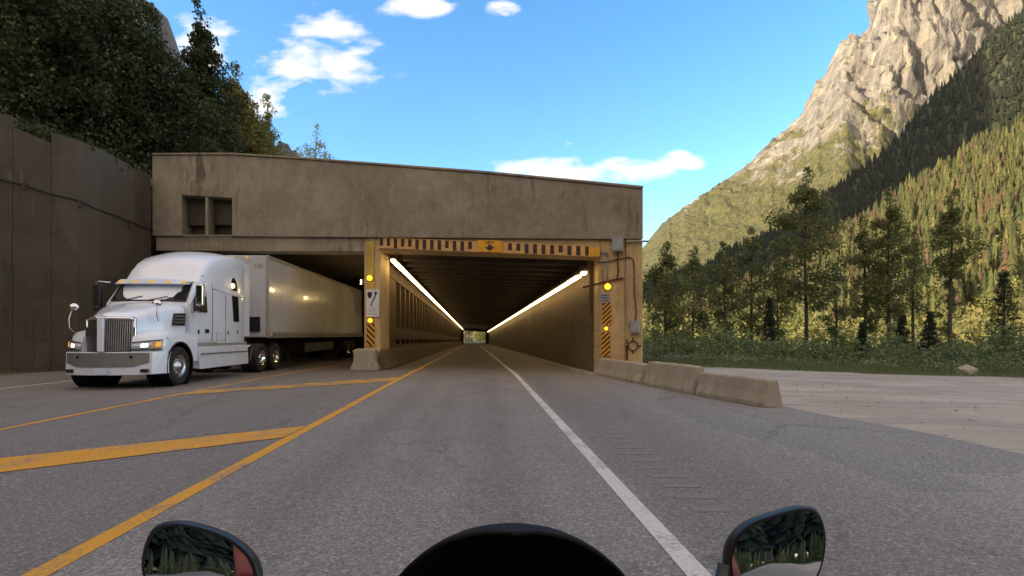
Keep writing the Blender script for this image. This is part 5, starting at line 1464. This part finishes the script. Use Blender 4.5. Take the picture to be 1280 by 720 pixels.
# ---- chassis
m = MB(); m.box((-3.2, .43, .92), (8.2, .09, .28)); m.box((-3.2, -.43, .92), (8.2, .09, .28)); m.box((-5.95, 0, .52), (1.5, .3, .25)); m.box((0, 0, .55), (.14, 2.0, .14)); m.box((-5.28, 0, .52), (.16, 2.0, .16)); m.box((-6.62, 0, .52), (.16, 2.0, .16)); m.box((.2, 0, .72), (1.2, .9, .3))
part(m, 'chassis_frame', 'frame_steel')
m = MB().lathe([(0, 1.14), (.5, 1.14), (.5, 1.22), (0, 1.24)], (-5.9, 0, 0), 'z', 24); part(m, 'fifth_wheel', 'frame_steel')
m = MB(); m.lathe([(0, 0), (.3, .02), (.32, .1), (.32, 1.5), (.3, 1.58), (0, 1.6)], (-3.9, .0, .62), 'x', 24)
m2 = MB()
for k, (dy, cl) in enumerate([(-.12, 0), (0, 0), (.12, 0)]):
    m2 = MB(); m2.tube([(-4.05, dy * 2, 1.9), (-4.45, dy * 2 + .1, 1.25 + .1 * k), (-4.95, dy * 2 + .15, 1.35), (-5.35, dy * 2, 1.9)], .022, 6); part(m2, 'air_line', 'black', smooth=True)
for s in (1, -1):
    mf = MB(); mf.box((-7.35, s * .9, .58), (.03, .62, .72)); part(mf, 'mud_flap', 'black')

# ---- trailer
XF, XR, TW, TB, TT = -5.62, -21.4, 1.28, 1.24, 4.34
tr = part(MB().box(((XF + XR) / 2, 0, (TB + TT) / 2), (XF - XR, 2 * TW - .06, TT - TB - .04)), 'trailer', 'trailer', bevel=.03, seg=3)
for s in (1, -1):
    MB().box(((XF + XR) / 2, s * (TW - .015), (TB + TT) / 2 + .06), (XF - XR - .2, .03, TT - TB - .34)).build('side_panel', M['trailer'], tr, bevel=.005)
    MB().box(((XF + XR) / 2, s * (TW - .004), TT - .07), (XF - XR, .05, .12)).build('top_rail', M['silver_strip'], tr, bevel=.01)
    MB().box(((XF + XR) / 2, s * (TW - .002), TB + .11), (XF - XR, .06, .22)).build('bottom_rail', M['silver_strip'], tr, bevel=.01)
    MB().box((XF - .04, s * (TW - .03), (TB + TT) / 2), (.13, .09, TT - TB)).build('corner_post', M['silver_strip'], tr, bevel=.03, seg=3)
    pj = MB(); xx = XF - 1.3
    while xx > XR + .5: pj.box((xx, s * (TW + .001), (TB + TT) / 2 + .06), (.03, .006, TT - TB - .36)); xx -= 1.22
    pj.build('panel_joints', M['trailer'], tr)
    rv = MB(); x = XF - .5
    while x > XR + .3: rv.box((x, s * (TW + .030), TB + .11), (.05, .008, .10)); x -= .61
    rv.build('rail_pockets', M['grey_trim'], tr)
    for x in (XF - .2, (XF + XR) / 2, XR + .2):
        MB().box((x, s * (TW + .03), TB + .12), (.10, .02, .045)).build('marker_lamp', M['amber_lit'], tr)
    for x in (-17.9, -19.2):
        wh = wheel(x, s * 1.10, s, deep=True, parent=tr)
        w2 = wheel(x, s * .78, s, deep=True, parent=tr)
    MB().box((-9.1, s * .75, .72), (.14, .14, 1.05)).build('landing_leg', M['frame_steel'], tr)
    MB().box((-9.1, s * .75, .20), (.3, .3, .03)).build('landing_foot', M['frame_steel'], tr)
# wheels of the trailer are flattened to sub-parts
for w_ in [o for o in list(bpy.data.objects) if o.parent == tr and o.name.startswith('wheel')]:
    for c in [q for q in list(bpy.data.objects) if q.parent == w_]:
        c.parent = tr; c.location = Vector(w_.location) + Vector(c.location)
        c.name = 'wheel_' + c.name.split('.')[0]
    bpy.data.objects.remove(w_)
m = MB(); m.box(((XF + XR) / 2, 0, TB - .06), (XF - XR - .5, 1.1, .1)); m.box((-18.5, 0, .82), (3.2, 1.1, .25)); m.box((-17.9, 0, .52), (.16, 2.0, .16)); m.box((-19.2, 0, .52), (.16, 2.0, .16)); m.build('underframe', M['frame_steel'], tr)
fc = MB()
for k in range(9): fc.box((XF + .008, -1.0 + k * .25, (TB + TT) / 2 + .1), (.02, .07, TT - TB - .5))
fc.build('front_ribs', M['trailer'], tr, bevel=.008)
for k, y in enumerate((-.5, 0, .5)): MB().box((XF + .01, y, TT - .10), (.04, .12, .05)).build('marker_lamp', M['amber_lit'], tr)
MB().box((XF + .03, .55, 1.75), (.08, .9, .55)).build('connection_panel', M['black'], tr, bevel=.01)
tt = text('134', .20, (XF + .030, .93, TT - .42), (R(90), 0, R(90)), 'sign_grey', 'lettering', tr)
for s in (1,):
    ub = MB(); ub.box((-12.5, s * 1.15, .78), (4.6, .04, .42)); ub.build('fuel_tank_guard', M['grey_trim'], tr)

# ================================================================ motorcycle under the camera
bike = empty('motorcycle', (0, 0, 0), 0, 'dark motorcycle at the bottom of the view with black windscreen and two mirrors', 'motorcycle')
def bp(m, name, mat, parent=bike, **k): return m.build(name, M[mat], parent, **k)
# dark dome windscreen
secs = []
def dome(a, b_):  # a: azimuth -1..1, b_: 0 bottom ..1 top
    el = b_ * PI / 2; th = a * R(82)
    r = math.cos(el) ** .9
    return (.197 * math.sin(th) * r, .58 + .16 * math.cos(th) * r - .04 * b_ , .845 + .294 * math.sin(el))
bp(MB().grid(dome, [-1 + i / 14 for i in range(29)], [i / 16 for i in range(17)]), 'windscreen', 'matt_black', smooth=True, thick=.004)
def rrb(c, d, bevel, name, mat, rot=None, sub=0): return bp(MB().box(c, d, rot), name, mat, bevel=bevel, seg=4)
# nose fairing and tank
def ell(c, r, name, mat, parent=bike):
    m = MB().lathe([(math.sin(PI * k / 14), -math.cos(PI * k / 14)) for k in range(15)], (0, 0, 0), 'z', 28)
    m.v = [(c[0] + x * r[0], c[1] + y * r[1], c[2] + z * r[2]) for x, y, z in m.v]; return bp(m, name, mat, parent, smooth=True)
ell((0, .58, .78), (.20, .25, .14), 'fairing', 'black'); ell((0, .22, .80), (.15, .28, .13), 'fuel_tank', 'black')
ell((0, -.32, .78), (.14, .38, .07), 'seat', 'matt_black'); ell((0, .78, .76), (.10, .07, .08), 'headlight', 'lens')
ell((0, .15, .45), (.20, .28, .22), 'engine', 'frame_steel'); ell((0, .98, .62), (.08, .30, .05), 'front_mudguard', 'black')
hbm = MB(); hbm.tube([(-.40, .36, .93), (-.22, .46, .96), (0, .50, .93), (.22, .46, .96), (.40, .36, .93)], .012, 8); bp(hbm, 'handlebar', 'black', smooth=True)
for s in (-1, 1):
    bp(MB().tube([(s * .29, .42, .948), (s * .41, .355, .928)], .018, 12), 'grip', 'rubber', smooth=True)
    bp(MB().tube([(s * .26, .47, .94), (s * .33, .52, .93), (s * .42, .46, .92)], .006, 6), 'lever', 'alu', smooth=True)
    bp(MB().tube([(s * .09, .86, .80), (s * .09, 1.08, .32)], .026, 10), 'fork_leg', 'alu', smooth=True)
for y, nm in ((1.08, 'front_wheel'), (-.42, 'rear_wheel')):
    wr = bpy.data.objects.new(nm, None); COL.objects.link(wr); wr.parent = bike; wr.location = (0, y, .31)
    MB().lathe([(.21, -.05), (.27, -.065), (.305, -.035), (.31, 0), (.305, .035), (.27, .065), (.21, .05)], (0, 0, 0), 'x', 40).build('tyre', M['rubber'], wr, smooth=True)
    m = MB().lathe([(.215, -.045), (.19, -.04), (.19, .04), (.215, .045)], (0, 0, 0), 'x', 36); m.lathe([(0, -.06), (.04, -.06), (.04, .06), (0, .06)], (0, 0, 0), 'x', 14)
    for k in range(5):
        a = 2 * PI * k / 5; m.tube([(0, .03 * math.cos(a), .03 * math.sin(a)), (0, .2 * math.cos(a), .2 * math.sin(a))], .014, 6)
    m.build('rim', M['alu'], wr, smooth=True)
bp(MB().tube([(0, .1, .45), (0, -.42, .31)], .03, 8), 'swingarm', 'frame_steel')
# mirrors: rounded outline, wide end outboard
def mirror(cx_, cy, cz, s, out, yaw, pitch, roll=0):
    # out: outline in (x,z) with x towards the rider's outside
    n = len(out); sh = MB(); outl = [(s * x * .92, z * .95) for x, z in out]
    def sc(k, y): return [(x * k, y, z * k) for x, z in outl]
    sh.loft([sc(1.0, -.006), sc(1.05, .0), sc(1.04, .014), sc(.86, .034), sc(.45, .046)])
    mo = bp(sh, 'mirror', 'black', smooth=True)
    mo.modifiers.new('es', 'EDGE_SPLIT').split_angle = R(50)
    mo.location = (cx_, cy, cz); mo.rotation_euler = (pitch, roll, yaw)
    m = MB(); b0 = 0
    rings = [.0, .3, .6, .80, .935]
    for k in rings[1:]: m.v += [(x * k, -.0085 - .002 * (1 - k * k) , z * k) for x, z in outl]
    m.v.append((0, -.0105, 0)); c = len(m.v) - 1
    for i in range(n): m.f.append((c, i, (i + 1) % n))
    for r in range(len(rings) - 2):
        for i in range(n): m.f.append((r * n + i, r * n + (i + 1) % n, (r + 1) * n + (i + 1) % n, (r + 1) * n + i))
    g = m.build('mirror_glass', M['mirror'], mo, smooth=True)
    return mo
def smooth_outline(pts, n=56):
    # closed Catmull-Rom
    out = []; L = len(pts); per = n // L
    for i in range(L):
        p0, p1, p2, p3 = [Vector(pts[(i + j - 1) % L]) for j in range(4)]
        for q in range(per):
            t = q / per; out.append(tuple(.5 * ((2 * p1) + (p2 - p0) * t + (2 * p0 - 5 * p1 + 4 * p2 - p3) * t * t + (3 * p1 - p0 - 3 * p2 + p3) * t ** 3)))
    return out
# outline in metres around the mirror centre; +x is outboard
ol = smooth_outline([(.066, .042), (.040, .054), (.0, .046), (-.045, .026), (-.078, -.004), (-.088, -.036), (-.070, -.056), (.0, -.060), (.052, -.046), (.074, -.004)])
mirror(-.446, .75, 1.022, -1, ol, R(12), R(-11.3))
ol2 = smooth_outline([(.062, .052), (.040, .062), (.0, .053), (-.045, .036), (-.073, .008), (-.080, -.030), (-.068, -.052), (.0, -.056), (.045, -.040), (.066, .010)])
mirror(.380, .75, 1.034, 1, ol2, R(-5), R(-11.5))
bp(MB().tube([(-.37, .76, .975), (-.34, .66, .93), (-.27, .52, .945)], .009, 8), 'mirror_stem', 'black', smooth=True)
bp(MB().tube([(.305, .755, 1.012), (.29, .74, .97), (.27, .64, .93), (.25, .50, .945)], .011, 8), 'mirror_stem', 'black', smooth=True)

# ================================================================ rider (only seen in the mirrors)
rider = empty('person', (0, 0, 0), 0, 'rider in a red jacket and dark helmet, seen only in the motorcycle mirror', 'person')
def skin(name, verts, edges, radii, mat, parent, root=0, sub=2):
    me = bpy.data.meshes.new(name); me.from_pydata(verts, edges, []); o = bpy.data.objects.new(name, me); COL.objects.link(o); o.parent = parent
    m = o.modifiers.new('skin', 'SKIN'); me.materials.append(M[mat])
    sv2 = me.skin_vertices[0].data
    for i, r in enumerate(radii): sv2[i].radius = r if isinstance(r, tuple) else (r, r); sv2[i].use_root = (i == root)
    s_ = o.modifiers.new('sub', 'SUBSURF'); s_.levels = sub; s_.render_levels = sub
    return o
v = [(0, -.36, .92), (0, -.33, 1.10), (0, -.30, 1.28), (0, -.28, 1.44), (0, -.25, 1.55)]; e = [(0, 1), (1, 2), (2, 3), (3, 4)]; rr = [(.17, .13), (.16, .12), (.19, .12), (.17, .10), .065]
for s in (-1, 1):
    b0 = len(v); v += [(s * .19, -.27, 1.43), (s * .30, -.12, 1.24), (s * .33, .10, 1.06), (s * .35, .30, .97)]; e += [(3, b0), (b0, b0 + 1), (b0 + 1, b0 + 2), (b0 + 2, b0 + 3)]; rr += [.085, .062, .050, .038]
skin('body', v, e, rr, 'red_cloth', rider)
v = [(0, -.36, .92)]; e = []; rr = [(.16, .13)]
for s in (-1, 1):
    b0 = len(v); v += [(s * .11, -.30, .90), (s * .24, .05, .80), (s * .24, .0, .50), (s * .22, -.06, .24), (s * .24, .10, .20)]; e += [(0, b0)] + [(b0 + i, b0 + i + 1) for i in range(4)]; rr += [.10, .085, .065, .05, .045]
skin('trousers', v, e, rr, 'dark_cloth', rider)
for s in (-1, 1):
    v = [(s * .35, .30, .968), (s * .352, .345, .972), (s * .352, .375, .970)]; e = [(0, 1), (1, 2)]; rr = [.034, (.042, .026), (.044, .02)]
    skin('glove', v, e, rr, 'dark_cloth', rider)
    for k, (dx, ln) in enumerate([(-.036, .9), (-.012, 1.0), (.012, .96), (.036, .82)]):
        x = s * (.352 + dx); y0 = .372 - dx * .5; v = [(x, y0, .972), (x, y0 + .034 * ln, .962), (x, y0 + .040 * ln, .934), (x, y0 + .012, .916)]
        skin('finger', v, [(0, 1), (1, 2), (2, 3)], [.0105, .010, .009, .008], 'dark_cloth', rider)
    v = [(s * .312, .34, .962), (s * .300, .368, .938), (s * .318, .385, .915)]; skin('thumb', v, [(0, 1), (1, 2)], [.013, .011, .009], 'dark_cloth', rider)
m = MB().lathe([(math.sin(PI * k / 16) * .135, -math.cos(PI * k / 16) * .155) for k in range(17)], (0, -.19, 1.69), 'z', 28); m.build('helmet', M['black'], rider, smooth=True)
m = MB().grid(lambda a, b_: (.138 * math.sin(a) * math.cos(b_), -.19 + .145 * math.cos(a) * math.cos(b_), 1.70 + .14 * math.sin(b_)), [R(-60 + 10 * i) for i in range(13)], [R(-14 + 8 * i) for i in range(6)]); m.build('visor', M['dark_glass'], rider, smooth=True)

bpy.context.view_layer.update()
